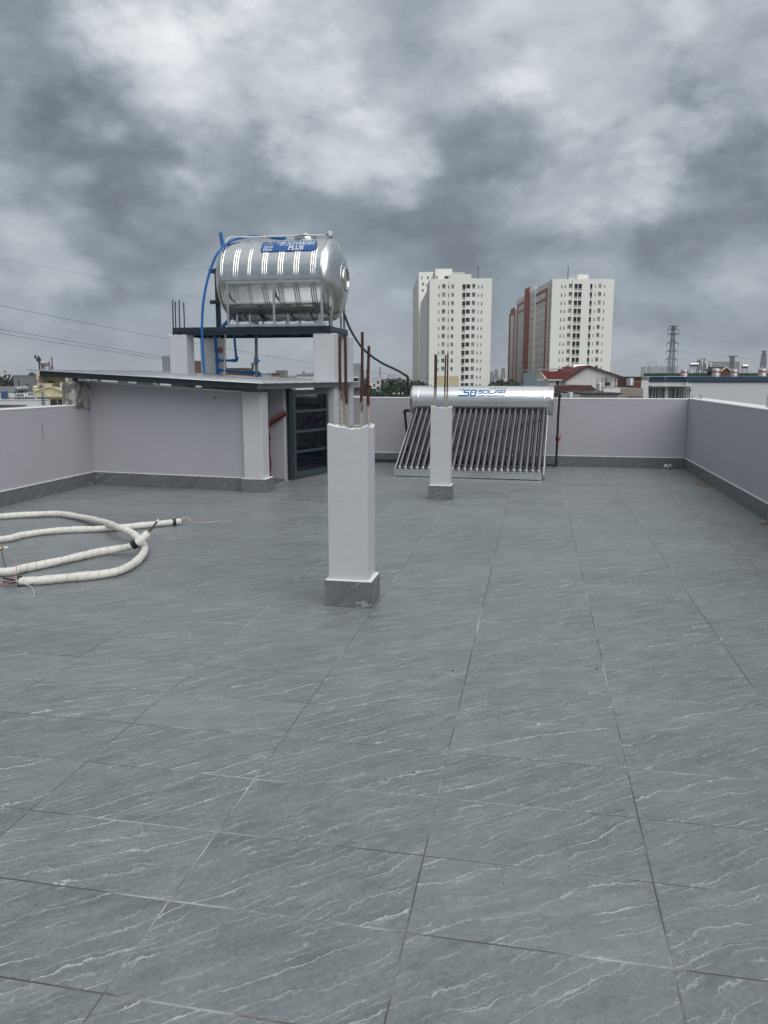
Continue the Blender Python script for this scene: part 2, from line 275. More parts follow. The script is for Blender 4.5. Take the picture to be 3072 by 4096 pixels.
# ------------------------------------------------------------------ mesh helpers
class MB:
    def __init__(s): s.v = []; s.f = []
    def add(s, vs, fs):
        o = len(s.v); s.v += [tuple(p) for p in vs]; s.f += [tuple(i+o for i in f) for f in fs]; return s
    def box(s, x0, x1, y0, y1, z0, z1):
        return s.add([(x0,y0,z0),(x1,y0,z0),(x1,y1,z0),(x0,y1,z0),(x0,y0,z1),(x1,y0,z1),(x1,y1,z1),(x0,y1,z1)],
                     [(0,3,2,1),(4,5,6,7),(0,1,5,4),(1,2,6,5),(2,3,7,6),(3,0,4,7)])
    def cbox(s, x0, x1, y0, y1, z0, z1, c=.008):      # box with chamfered upright and top edges
        def ring(d, z): return [(x0+d,y0,z),(x1-d,y0,z),(x1,y0+d,z),(x1,y1-d,z),(x1-d,y1,z),(x0+d,y1,z),(x0,y1-d,z),(x0,y0+d,z)]
        a = ring(c, z0); b = ring(c, z1-c); x0 += c; x1 -= c; y0 += c; y1 -= c; t = ring(c*.6, z1)
        vs = a+b+t; f = []
        for k in range(2):
            for i in range(8): j = (i+1) % 8; f.append((k*8+i, k*8+j, k*8+8+j, k*8+8+i))
        f.append(tuple(range(16, 24))); f.append(tuple(range(7, -1, -1)))
        return s.add(vs, f)
    def quad(s, a, b, c, d): return s.add([a, b, c, d], [(0,1,2,3)])
    def prism(s, pts, vec):                            # planar polygon swept along vec
        n = len(pts); vec = Vector(vec); P = [Vector(p) for p in pts]
        return s.add(P+[p+vec for p in P], [tuple(range(n-1,-1,-1)), tuple(range(n, 2*n))]+[(i,(i+1)%n,n+(i+1)%n,n+i) for i in range(n)])
    def bar(s, p, q, w, h, up=(0,0,1)):
        p = Vector(p); q = Vector(q); d = (q-p).normalized(); up = Vector(up)
        if abs(d.dot(up)) > .98: up = Vector((0,1,0))
        a = d.cross(up).normalized()*(w/2); b = a.cross(d).normalized()*(h/2)
        vs = [p-a-b, p+a-b, p+a+b, p-a+b, q-a-b, q+a-b, q+a+b, q-a+b]
        return s.add(vs, [(3,2,1,0),(4,5,6,7),(0,1,5,4),(1,2,6,5),(2,3,7,6),(3,0,4,7)])
    def tube(s, pts, r, n=10, cap=True):
        P = [Vector(p) for p in pts]; m = len(P); R = r if isinstance(r, (list, tuple)) else [r]*m
        t0 = (P[1]-P[0]).normalized(); a = t0.orthogonal().normalized(); vs = []
        for i in range(m):
            t = (P[min(i+1, m-1)]-P[max(i-1, 0)]).normalized()
            a = (a-t*a.dot(t)).normalized(); b = t.cross(a)
            for k in range(n):
                an = 2*PI*k/n; vs.append(P[i]+(a*math.cos(an)+b*math.sin(an))*R[i])
        f = [(i*n+k, i*n+(k+1)%n, (i+1)*n+(k+1)%n, (i+1)*n+k) for i in range(m-1) for k in range(n)]
        if cap: f += [tuple(range(n-1,-1,-1)), tuple(range((m-1)*n, m*n))]
        return s.add(vs, f)
    def lathe(s, o, ax, prof, n=32, cap=True):         # prof: (distance along axis, radius)
        o = Vector(o); ax = Vector(ax).normalized()
        a = ax.orthogonal().normalized(); b = ax.cross(a); vs = []; m = len(prof)
        for (t, r) in prof:
            for k in range(n):
                an = 2*PI*k/n; vs.append(o+ax*t+(a*math.cos(an)+b*math.sin(an))*max(r, 1e-4))
        f = [(i*n+k, i*n+(k+1)%n, (i+1)*n+(k+1)%n, (i+1)*n+k) for i in range(m-1) for k in range(n)]
        if cap: f += [tuple(range(n-1,-1,-1)), tuple(range((m-1)*n, m*n))]
        return s.add(vs, f)
    def mesh(s, name, m, off=(0,0,0), smooth=True, ang=35):
        me = bpy.data.meshes.new(name)
        off = Vector(off)
        me.from_pydata([tuple(Vector(p)-off) for p in s.v], [], s.f); me.materials.append(MATS[m])
        if smooth:
            me.shade_smooth()
            me.set_sharp_from_angle(angle=math.radians(ang))
        me.validate(); return me
def root_of(p):
    while p.parent: p = p.parent
    return p
def part(name, mb, m, parent, smooth=True, ang=35, kind=None):
    """a mesh part; mb holds world coordinates (thing's empty has no rotation) """
    o = bpy.data.objects.new(name, mb.mesh(name, m, root_of(parent).location if parent else (0,0,0), smooth, ang))
    col.objects.link(o); o.parent = parent
    if kind: o['kind'] = kind
    return o
def inst(name, me, parent, loc, rz=0.0, scale=None):
    o = bpy.data.objects.new(name, me); col.objects.link(o); o.parent = parent; o.location = loc; o.rotation_euler = (0, 0, rz)
    if scale: o.scale = scale
    return o
def thing(name, label, cat, loc=(0,0,0), rz=0.0, group=None):
    o = bpy.data.objects.new(name, None); col.objects.link(o); o.empty_display_size = .2
    o.location = loc; o.rotation_euler = (0, 0, rz); o['label'] = label; o['category'] = cat
    if group: o['group'] = group
    return o
def single(name, mb, m, label, cat, loc=(0,0,0), group=None, smooth=True, ang=35):
    me = mb.mesh(name, m, loc, smooth, ang); o = bpy.data.objects.new(name, me); col.objects.link(o); o.location = loc
    o['label'] = label; o['category'] = cat
    if group: o['group'] = group
    return o
def structure(name, mb, m, kind='structure', smooth=False):
    o = bpy.data.objects.new(name, mb.mesh(name, m, (0,0,0), smooth)); col.objects.link(o); o['kind'] = kind; return o
def smooth_path(pts, n=8):
    P = [Vector(p) for p in pts]; out = []
    for i in range(len(P)-1):
        p0 = P[max(i-1,0)]; p1 = P[i]; p2 = P[i+1]; p3 = P[min(i+2, len(P)-1)]
        for k in range(n):
            t = k/n; out.append(.5*((2*p1)+(p2-p0)*t+(2*p0-5*p1+4*p2-p3)*t*t+(3*p1-p0-3*p2+p3)*t**3))
    out.append(P[-1]); return out
def text_mesh(s, size, bold=0.0, shear=0.0, space=1.0):
    """vertices (x, y) and faces of a line of built-in lettering, x from 0"""
    cu = bpy.data.curves.new('lettering', 'FONT'); cu.body = s; cu.size = size; cu.offset = bold; cu.shear = shear; cu.space_character = space; cu.resolution_u = 3
    o = bpy.data.objects.new('lettering', cu); col.objects.link(o)
    dg = bpy.context.evaluated_depsgraph_get(); me = bpy.data.meshes.new_from_object(o.evaluated_get(dg))
    vs = [(v.co.x, v.co.y) for v in me.vertices]; fs = [tuple(p.vertices) for p in me.polygons]
    bpy.data.objects.remove(o); bpy.data.curves.remove(cu); bpy.data.meshes.remove(me)
    return vs, fs
# ================================================================== TERRACE
# floor: grout bed with single tiles laid on it
XR, XL, YB = 2.11, -5.262, 11.657           # inner faces of the parapets
GROUND = -14.0
bed = MB().box(XL-.1, XR+.1, -3.2, YB+.1, -.35, -.0014)
floor = structure('terrace_floor', bed, 'grout')
def tile_mesh(w, d, name='tile', g=.0031, t=.010, c=.0013):
    a, b = w/2-g/2, d/2-g*.8
    m = MB(); vs = [(-a,-b,-t),(a,-b,-t),(a,b,-t),(-a,b,-t),(-a,-b,-c),(a,-b,-c),(a,b,-c),(-a,b,-c),(-a+c,-b+c,0),(a-c,-b+c,0),(a-c,b-c,0),(-a+c,b-c,0)]
    m.add(vs, [(0,1,5,4),(1,2,6,5),(2,3,7,6),(3,0,4,7),(4,5,9,8),(5,6,10,9),(6,7,11,10),(7,4,8,11),(8,9,10,11)])
    return m
full = tile_mesh(TX, TY).mesh('tile', 'floor_tile', smooth=False)
cut_w = (OX+TX*0) ; rest = MB(); cells = []
for i in range(-6, 9):
    x0 = OX+i*TX; x1 = x0+TX
    if x1 < XL or x0 > XR: continue
    for j in range(-21, 30):
        y0 = OY+j*TY; y1 = y0+TY
        if y1 < -3.1 or y0 > YB-.02: continue
        cx, cy = (x0+x1)/2, (y0+y1)/2
        if x1 < -3.05 and y0 > 8.7: continue          # stairwell opening
        p = Vector((cx, cy, -H)); xr = p.dot(RT); yf = p.dot(FW); d = yf*math.cos(PITCH)+H*math.sin(PITCH)
        vis = d > .3 and abs(xr/d) < 1536/F+.12 and (yf*math.sin(PITCH)-H*math.cos(PITCH))/d > -2048/F-.2
        cells.append((0 if vis else 1, p.length, cx, cy, x0, x1))
cells.sort()
for k, (nv, dist, cx, cy, x0, x1) in enumerate(cells):
    dz = random.uniform(-.0004, .0004)
    w0, w1 = max(x0, XL-.09), min(x1, XR+.09)
    if k < 300 and nv == 0:
        o = inst('tile', full, floor, ((w0+w1)/2, cy, dz), scale=((w1-w0)/TX, 1, 1))
        o.rotation_euler = (random.uniform(-.0008, .0008), random.uniform(-.0008, .0008), 0)
    else:
        m = tile_mesh(w1-w0, TY); rest.add([(v[0]+(w0+w1)/2, v[1]+cy, v[2]+dz) for v in m.v], m.f)
part('tile_field', rest, 'floor_tile', floor, smooth=False, kind='stuff')

# skirting tiles along a wall: thin slabs with a light mortar line on top
def skirting(parent, A, B, nrm, h=.150, th=.012, first=.35, L0=.6, seam=None):
    A = Vector((*A, 0)); B = Vector((*B, 0)); d = (B-A).normalized(); L = (B-A).length; n = Vector((*nrm, 0)).normalized()
    t = 0.0; step = first; rootloc = root_of(parent).location
    while t < L-.01:
        e = min(t+step, L); step = L0
        a = A+d*(t+.0012); b = A+d*(e-.0012)
        m = MB(); f = .0012
        q = [a, b, b+n*th, a+n*th]
        m.prism([Vector((p.x, p.y, .001)) for p in q], (0, 0, h+random.uniform(-.001, .001)))
        part('skirting_tile', m, 'skirting_tile', parent, smooth=False)
        t = e
    m = MB(); q = [A, B, B+n*(th*.85), A+n*(th*.85)]
    m.prism([Vector((p.x, p.y, h+.001)) for p in q], (0, 0, .008))
    part('mortar_line', m, 'plaster_edge', parent, smooth=False)

def wall_with_coping(name, label, x0, x1, y0, y1, top, over=(0,0,0,0)):
    t = thing(name, label, 'wall', ((x0+x1)/2, (y0+y1)/2, 0))
    part('wall', MB().box(x0, x1, y0, y1, -.3, top-.012), 'wall_paint', t, smooth=False)
    part('coping', MB().cbox(x0-.004, x1+.004, y0-.004, y1+.004, top-.0118, top, .004), 'coping', t, smooth=False)
    return t
wb = wall_with_coping('parapet_wall', 'long white painted parapet wall at the far end behind the solar water heater', -3.6, XR-.003, YB, YB+.16, .99)
skirting(wb, (-2.70, YB), (XR-.013, YB), (0, -1))
wr = wall_with_coping('parapet_wall', 'shaded white parapet wall along the right edge of the terrace', XR, XR+.24, -3.2, YB+.155, .998)
skirting(wr, (XR, YB-.001), (XR, -3.1), (-1, 0), first=.5)
# broken dowel stubs on the right parapet
for (px, py, X, h) in ((2769, 1583, XR+.07, .055), (2800, 1583, XR+.10, .06), (2806, 1583, XR+.12, .055), (3069, 1618, XR+.1, .12)):
    p = pX(px, py, X); m = MB().tube([(p.x, p.y, .99), (p.x+.003, p.y, .99+h*.5), (p.x, p.y+.002, .998+h)], [.010, .011, .009], 8); part('steel_stub', m, 'rebar_rust', wr)
wl = wall_with_coping('parapet_wall', 'pale lilac-white parapet wall along the left edge of the terrace', XL-.16, XL, -3.2, 8.60, .972)
skirting(wl, (XL, -3.1), (XL, 8.585), (1, 0), first=.27)
# bare cement pier left unpainted at the corner
m = MB(); rows = []
py0, py1 = 8.262, 8.556
for zi in range(9):
    z = .93+(1.243-.93)*zi/8; r = []
    for yi in range(9):
        y = py0+(py1-py0)*yi/8; r.append((XL+.014+random.uniform(-.004, .004), y+random.uniform(-.003, .003), z+random.uniform(-.003, .003)))
    rows.append(r)
vs = [p for r in rows for p in r]; m.add(vs, [(i*9+k, i*9+k+1, (i+1)*9+k+1, (i+1)*9+k) for i in range(8) for k in range(8)])
m.box(XL-.15, XL+.0145, py0+.002, py1-.002, .9725, 1.2405)
part('cement_pier', m, 'cement_render', wl, ang=60)
m = MB(); base = [(8.40, .972), (8.43, .945), (8.46, .952), (8.49, .915), (8.52, .92), (8.545, .885), (8.56, .90), (8.56, .972)]
m.prism([(XL+.0005, y, z) for y, z in base], (.004, 0, 0)); part('cement_spill', m, 'cement_render', wl, smooth=False)
part('scratch', MB().prism([(XL+.0002, 7.62, .80), (XL+.0002, 7.628, .80), (XL+.0002, 7.632, .60), (XL+.0002, 7.627, .60)], (.0012, 0, 0)), 'grey_plastic', wl, smooth=False)

# ------------------------------------------------------------------ low stairwell enclosure
A = Vector((XL, 8.586, 0)); B = Vector((-3.21, 8.358, 0)); dn = (B-A).normalized(); nn = Vector((-dn.y, dn.x, 0))   # nn points away from the camera
st = thing('stairwell_enclosure', 'low white walled stairwell enclosure under the grey metal roof', 'stairwell', (-4.2, 8.6, 0))
def wallseg(a, b, th, z0, z1a, z1b, mm=None):
    m = mm or MB(); n = Vector((-(b-a).y, (b-a).x, 0)).normalized()*th
    q = [a, b, b+n, a+n]; zt = [z1a, z1b, z1b, z1a]
    m.add([(p.x, p.y, z0) for p in q]+[(p.x, p.y, z) for p, z in zip(q, zt)], [(3,2,1,0),(4,5,6,7),(0,1,5,4),(1,2,6,5),(2,3,7,6),(3,0,4,7)]); return m
part('front_wall', wallseg(A, B, .11, -.3, 1.232, 1.120), 'wall_paint', st, smooth=False)
part('wall_top', wallseg(A-nn*.003, B-nn*.003, .116, 1.12, 1.247, 1.135), 'coping', st, smooth=False) if False else None
m = MB(); q = [A-nn*.002, B-nn*.002, B+nn*.112, A+nn*.112]; zb = [1.232, 1.120, 1.120, 1.232]
m.add([(p.x, p.y, z+.0005) for p, z in zip(q, zb)]+[(p.x, p.y, z+.012) for p, z in zip(q, zb)], [(3,2,1,0),(4,5,6,7),(0,1,5,4),(1,2,6,5),(2,3,7,6),(3,0,4,7)])
part('coping', m, 'coping', st, smooth=False)
skirting(st, (A.x+.013, A.y-.002), (B.x-.03, B.y+.004), (-nn.x, -nn.y), first=.13)
# drilled holes and a chip knocked out of the plaster
def on_front(px, py):
    r = ray(px, py); t = (A-CAM).dot(nn)/r.dot(nn); return CAM+r*t
for (px, py, s) in ((815, 1586, .006), (812, 1607, .005), (855, 1611, .005)):
    c = on_front(px, py)-nn*.001; part('drill_hole', MB().add([c+dn*s*math.cos(k)*1.0+Vector((0,0,s*math.sin(k))) for k in [i*PI/4 for i in range(8)]], [tuple(range(8))]), 'debris_dark', st, smooth=False)
c = on_front(860, 1591)-nn*.0012; m = MB().add([c+dn*.05*u*.5+Vector((0,0,.05*w*.5)) for u, w in ((-.9,-.6),(.7,-.7),(.9,-.3),(.2,.8),(-.3,.7),(-.7,.1))], [(0,1,2,3,4,5)]); part('plaster_chip', m, 'rough_concrete', st, smooth=False)
c = on_front(866, 1595)-nn*.0016; m = MB().add([c+dn*.05*u*.4+Vector((0,0,.05*w*.3)) for u, w in ((-1.2,-.9),(1,-.9),(1.2,-.2),(.3,-.3))], [(0,1,2,3)]); part('plaster_flake', m, 'plaster_edge', st, smooth=False)
# painted column at the end of the wall
part('column', MB().cbox(-3.225, -3.0, 8.302, 8.53, -.3, 1.128, .006), 'white_paint', st, smooth=False)
cb = (-3.257, -2.955, 8.288, 8.557)
def base_tiles(parent, x0, x1, y0, y1, h=.150, cap='plaster_edge'):
    th = .012
    part('skirting_tile', MB().box(x0, x1, y0, y0+th, .001, h), 'skirting_tile', parent, smooth=False)
    part('skirting_tile', MB().box(x1-th, x1, y0+th+.001, y1, .001, h), 'skirting_tile', parent, smooth=False)
    part('skirting_tile', MB().box(x0, x0+th, y0+th+.001, y1, .001, h), 'skirting_tile', parent, smooth=False)
    part('skirting_tile', MB().box(x0+th+.001, x1-th-.001, y1-th, y1, .001, h), 'skirting_tile', parent, smooth=False)
    part('mortar_line', MB().box(x0+th*.3, x1-th*.3, y0+th*.3, y1-th*.3, h-.02, h+.004), cap, parent, smooth=False)
base_tiles(st, *cb)
# inside: return pier, far wall, threshold
part('inner_pier', MB().cbox(-3.26, -3.055, 9.27, 9.44, -.2, 1.165, .006), 'wall_paint', st, smooth=False)
part('inner_wall', MB().box(-5.1, -3.265, 9.36, 9.46, -1.6, 1.16), 'wall_paint', st, smooth=False)
part('inner_wall', MB().box(-3.262, -2.99, 9.445, 9.49, -.2, 1.16), 'wall_paint', st, smooth=False) if False else None
part('threshold', MB().cbox(-3.30, -3.055, 8.50, 9.262, -.01, .035, .004), 'steel_grey_lit', st, smooth=False)
part('threshold_mortar', MB().cbox(-3.0545, -3.035, 8.56, 9.42, -.004, .012, .003), 'rough_concrete', st, smooth=False)
part('rear_wall', MB().box(-4.9, -3.05, 11.10, 11.2, -.3, 1.1), 'wall_paint', st, smooth=False)
# wooden stair rail seen through the opening
hr = thing('stair_handrail', 'dark red varnished wooden handrail and turned baluster inside the stairwell opening', 'handrail', (-3.3, 9.1, 0))
p = pY(1074, 1695, 9.13); q = pY(1141, 1651, 9.23)
d = (q-p); s0 = p-d*1.6; m = MB()
upv = Vector((0, 0, 1)); side = Vector((0, 1, 0)); D = d.normalized(); U = side.cross(D)*-1
if U.z < 0: U = -U
prof = [(-.030,-.055),(.030,-.055),(.026,-.03),(.016,-.01),(.018,.008),(.033,.02),(.034,.042),(.020,.056),(-.020,.056),(-.034,.042),(-.033,.02),(-.018,.008),(-.016,-.01),(-.026,-.03)]
m.prism([s0+side*a*.9+U*b*.72 for a, b in prof], q-s0); part('handrail', m, 'wood_stain', hr, ang=25)
bp = pY(1079, 1900, 9.0)
pr = [(0,.026),(.04,.026),(.045,.018),(.075,.014),(.085,.020),(.10,.012),(.13,.018),(.20,.026),(.30,.020),(.40,.011),(.43,.016),(.44,.010),(.47,.018),(.48,.010),(.51,.020),(.54,.024),(.57,.018),(.60,.010),(.62,.014),(.66,.018),(.70,.010),(.9,.010)]
for k in range(1):
    part('baluster', MB().lathe((bp.x-.10*k, 9.0, .035), (0,0,1), [(t, r) for t, r in pr if t < .62], 16), 'wood_stain', hr)

# ------------------------------------------------------------------ door of dark glass standing open
h0 = pZ(1172, 1915, .012); h1 = pZ(1312, 1888, .012); dd = (h1-h0); dd.z = 0; DW = dd.length; dd.normalize(); dnrm = Vector((dd.y, -dd.x, 0))   # towards the camera side
DH = 1.118
dr = thing('glass_door', 'open low door with dark steel frame and four black glass panes', 'door', (h0.x, h0.y, 0))
def dpt(u, z, w=0.0): return h0+dd*u+dnrm*w+Vector((0,0,z))
def dbox(u0, u1, z0, z1, w0, w1):
    m = MB(); vs = [dpt(u, z, w) for z in (z0, z1) for (u, w) in ((u0,w0),(u1,w0),(u1,w1),(u0,w1))]
    m.add(vs, [(0,3,2,1),(4,5,6,7),(0,1,5,4),(1,2,6,5),(2,3,7,6),(3,0,4,7)]); return m
st_w = .062
part('stile', dbox(0, st_w, 0, DH, -.02, .02), 'door_frame', dr, smooth=False)
part('stile', dbox(DW-st_w*.75, DW, 0, DH, -.02, .02), 'door_frame', dr, smooth=False)
zb = [(.0, .085), (.318, .352), (.575, .609), (.832, .864), (DH-.062, DH)]
for (a, b) in zb: part('rail', dbox(st_w+.0005, DW-st_w*.75-.0005, a, b, -.018, .018), 'door_frame', dr, smooth=False)
for k in range(4): part('pane', dbox(st_w+.001, DW-st_w*.75-.001, zb[k][1]+.0005, zb[k+1][0]-.0005, -.006, .0), 'black_glass', dr, smooth=False)
for k in range(4): part('glazing_bead', dbox(DW-st_w*.75-.075, DW-st_w*.75-.06, zb[k][1]+.001, zb[k+1][0]-.001, -.016, -.007), 'steel_dark', dr, smooth=False)
for z in (.95, .17): part('hinge', MB().tube([dpt(-.012, z, .026), dpt(-.012, z+.085, .026)], .007, 8), 'door_frame', dr)
part('handle', MB().tube([dpt(DW-.03, .585, .02), dpt(DW-.03, .585, .06), dpt(DW-.10, .585, .062)], .008, 8), 'steel_dark', dr)
jm = single('door_jamb', dbox(-.085, -.022, 0, 1.16, -.03, .03), 'steel_dark', 'narrow dark steel jamb post the open glass door hangs on', 'door jamb', (h0.x, h0.y, 0), smooth=False)

# ------------------------------------------------------------------ thin metal lean-to roof
Rc = pY(1038, 1534, 8.0); XE = Rc.x                                   # near corner
sl = .048                                                 # falls towards the right
def roof_pt(x, y, dz=0.0): return Vector((x, y, Rc.z+(XE-x)*sl+(y-Rc.y)*.004+dz))
r = ray(157, 1484); c0 = Vector((Rc.x, Rc.y, 0)); t = (c0-CAM).dot(nn)/r.dot(nn); Le = CAM+r*t
sl = (Le.z-Rc.z)/(XE-Le.x)
Re = (XE, 11.0); LB = (Le.x-.12, 11.3)
rf = thing('metal_roof', 'thin grey corrugated metal lean-to roof with dark steel edging over the stairwell', 'roof', (-4.2, 9.5, 1.2))
m = MB(); NR = 12
def edge_y(x): return Rc.y+(XE-x)*(-dn.y/dn.x)*-1 if False else Rc.y+(x-XE)*(dn.y/dn.x)
xs_l, xs_r = Le.x-.16, XE+.05
prof = []                                                 # ribs run down the slope
for i in range(NR+1):
    s = i/NR; prof += [(s, 0), (s+.006, .007), (s+.012, .007), (s+.018, 0)] if i < NR else [(1, 0)]
vsl = []
for s, dz in prof:
    for x in (xs_l, (xs_l+xs_r)/2, xs_r+(.33*s)):
        y0 = edge_y(x)-.03; y1 = 11.05 + (.3 if x < -4 else .42)
        vsl.append(roof_pt(x, y0+(y1-y0)*s, dz+.004))
n3 = len(prof)
m.add(vsl, [(i*3+k, i*3+k+1, (i+1)*3+k+1, (i+1)*3+k) for i in range(n3-1) for k in range(2)])
sheet = part('roof_sheet', m, 'roof_sheet', rf, ang=20)
sm = sheet.modifiers.new('solid', 'SOLIDIFY'); sm.thickness = .004; sm.offset = -1
fd = .062
m = MB(); a = roof_pt(Le.x, edge_y(Le.x)); b = roof_pt(XE-.03, edge_y(XE-.03)); k = Vector((0,0,fd)); n2 = nn*.04
m.add([a-k, b-k, b-k+n2, a-k+n2, a, b, b+n2, a+n2], [(3,2,1,0),(4,5,6,7),(0,1,5,4),(1,2,6,5),(2,3,7,6),(3,0,4,7)]); part('front_fascia', m, 'steel_dark', rf, smooth=False)
m = MB(); a = roof_pt(XE, edge_y(XE)-.002); b = roof_pt(XE+.28, 10.83); w = Vector((-.025,0,0))
m.add([a-k, b-k, b-k+w, a-k+w, a, b, b+w, a+w], [(0,1,2,3),(7,6,5,4),(4,5,1,0),(5,6,2,1),(6,7,3,2),(7,4,0,3)]); part('side_fascia', m, 'steel_grey_lit', rf, smooth=False)
for y in (8.9, 10.0, 11.0):
    part('purlin', MB().bar(roof_pt(Le.x+.1, y, -.035), roof_pt(XE-.06, y, -.037), .04, .05), 'steel_dark', rf, smooth=False)
part('roof_post', MB().box(XL-.03, XL+.012, 8.30, 8.345, 1.2435, roof_pt(XL, 8.3).z-.008), 'steel_dark', rf, smooth=False)

# ------------------------------------------------------------------ broken-off columns with starter bars
def rebar(parent, p, q, r=.0078, coat=True):
    p = Vector(p); q = Vector(q); L = (q-p).length; n = int(L/.0075); pts = []; R = []
    ph = random.random()*6
    for i in range(n+1):
        t = i/n; w = Vector((math.sin(t*5+ph)*.0018, math.cos(t*4+ph)*.0018, 0)); pts.append(p.lerp(q, t)+w)
        rr = r*(1.16 if i % 2 else .95)
        lump = max(0, 1-(t*L)/.33)
        R.append(rr+(random.uniform(0, .0038)*min(1, lump*1.6) if coat else 0))
    return part('rebar', MB().tube(pts, R, 9), 'rebar_rust', parent, ang=50)
def stub_column(label, bx, sx, top, bars, jag, H0=.150):
    t = thing('concrete_column', label, 'column', ((bx[0]+bx[1])/2, (bx[2]+bx[3])/2, 0), group='broken off white columns with rusty starter bars')
    x0, x1, y0, y1 = sx; n = 14
    pts = []
    for (a, b) in (((x0,y0),(x1,y0)), ((x1,y0),(x1,y1)), ((x1,y1),(x0,y1)), ((x0,y1),(x0,y0))):
        for i in range(n):
            s = i/n; pts.append((a[0]+(b[0]-a[0])*s, a[1]+(b[1]-a[1])*s))
    ph = random.random()*6; cxm, cym = (x0+x1)/2, (y0+y1)/2
    m = MB(); ring0 = []; ring1 = []; ring2 = []; ring3 = []
    for i, (x, y) in enumerate(pts):
        cornerness = max(abs(x-cxm)/((x1-x0)/2)*abs(y-cym)/((y1-y0)/2), 0)**3
        z = top+jag*(.9*cornerness-.5+.25*math.sin(i*.42+ph)+.12*math.sin(i*1.3+ph*2))+random.uniform(-.13, .13)*jag
        ring0.append((x, y, .10)); ring1.append((x, y, z))
        k = .87; ring2.append((cxm+(x-cxm)*.95, cym+(y-cym)*.95, z+random.uniform(0, .4)*jag)); ring3.append((cxm+(x-cxm)*k, cym+(y-cym)*k, top-.028+random.uniform(-.008, .008)))
    N4 = len(pts); rings = ring0+ring1
    m.add(rings, [(i, (i+1)%N4, N4+(i+1)%N4, N4+i) for i in range(N4)])
    sh = part('shaft', m, 'white_paint', t, ang=40)
    m = MB(); m.add(ring1+ring2+ring3, [(r_*N4+i, r_*N4+(i+1)%N4, (r_+1)*N4+(i+1)%N4, (r_+1)*N4+i) for r_ in range(2) for i in range(N4)])
    part('broken_plaster_rim', m, 'plaster_edge', sh, ang=30)
    m = MB(); g = 10; vs = []
    for i in range(g+1):
        for j in range(g+1):
            u = (i/g-.5)*.90; v = (j/g-.5)*.90
            e = min(1, 2.2*(1-max(abs(u), abs(v))/.45))
            vs.append((cxm+u*(x1-x0), cym+v*(y1-y0), top-.03+random.uniform(-.004, .03)*e))
    m.add(vs, [(i*(g+1)+j, (i+1)*(g+1)+j, (i+1)*(g+1)+j+1, i*(g+1)+j+1) for i in range(g) for j in range(g)])
    part('concrete_core', m, 'rough_concrete', sh, ang=60)
    base_tiles(t, *bx, h=H0)
    for (p, q) in bars: rebar(t, p, q)
    return t
c1 = stub_column('near white square column broken off at chest height with four tall rusty bars', (-1.146, -.872, 4.147, 4.378), (-1.128, -.899, 4.175, 4.362), 1.022,
    [((-1.062, 4.235, .97), pY(1358, 1349, 4.235)), ((-1.047, 4.315, .97), pY(1379, 1341, 4.315)), ((-.951, 4.235, .97), pY(1449, 1328, 4.235)), ((-.928, 4.315, .97), pY(1475, 1384, 4.315))], .022)
c2 = stub_column('farther white square column standing in front of the solar heater tubes', (-1.096, -.848, 8.147, 8.342), (-1.082, -.868, 8.175, 8.325), .982,
    [((-1.05, 8.205, .95), pY(1741, 1417, 8.205)), ((-1.045, 8.275, .95), pY(1746, 1419, 8.275)), ((-.938, 8.205, .95), pY(1782, 1420, 8.205)), ((-.925, 8.275, .95), pY(1792, 1416, 8.275))], .016)

# ------------------------------------------------------------------ water-tank stand
def post(label, x0, x1, y0, y1, ztop, z0=0.0, base=False, top_m='white_paint'):
    t = thing('stand_pillar', label, 'pillar', ((x0+x1)/2, (y0+y1)/2, z0), group='white pillars carrying the tank platform')
    part('shaft', MB().cbox(x0, x1, y0, y1, z0-.01, ztop, .006), 'white_paint', t, smooth=False)
    m = MB()
    for k in range(26):
        s = random.random(); e = random.choice((0, 1)); x = x0+(x1-x0)*s if e else (x0 if random.random() < .5 else x1); y = y0 if e else y0+(y1-y0)*random.random()
        rr = random.uniform(.004, .012); m.lathe((min(max(x, x0+.004), x1-.004), min(max(y, y0+.004), y1-.004), ztop-.004), (0,0,1), [(0, rr), (.006, rr*.8), (random.uniform(.008, .016), rr*.2)], 6)
    part('plaster_crumbs', m, 'plaster_edge', t)
    return t
PF, PB, PLX, PRX, PT = 10.40, 11.42, -5.03, -2.755, 1.972      # platform front, back, left, right, top
fl = post('left front white pillar under the tank platform with four bars above it', pY(675, 1337, PF-.02).x, pY(743, 1337, PF-.02).x, PF-.02, PF+.24, 1.868)
fr_ = post('right front white pillar under the tank platform behind the open door', pY(1252, 1333, PF).x, pY(1336, 1333, PF).x, PF, PF+.24, 1.870)
bl = post('left rear white pillar under the tank platform beside the blue pipe', pY(799, 1350, 11.25).x, pY(877, 1350, 11.25).x, 11.25, 11.5, 1.87)
br = post('right rear white pillar under the tank platform near the back wall', pY(1342, 1350, 11.25).x, pY(1398, 1350, 11.25).x, 11.25, 11.5, 1.87)
for (px, pb, pt_) in ((691, 1307, 1199), (701, 1307, 1207), (717, 1320, 1200), (735, 1310, 1210)):
    a = pY(px+3, pb+45, PF+.03); b = pY(px, pt_, PF+.03)
    rebar(fl, a, b, r=.008, coat=False).data.materials[0] = MATS['steel_dark']
pl = thing('steel_platform', 'dark steel channel platform carrying the stainless water tank', 'platform', (-3.9, 10.9, 1.87))
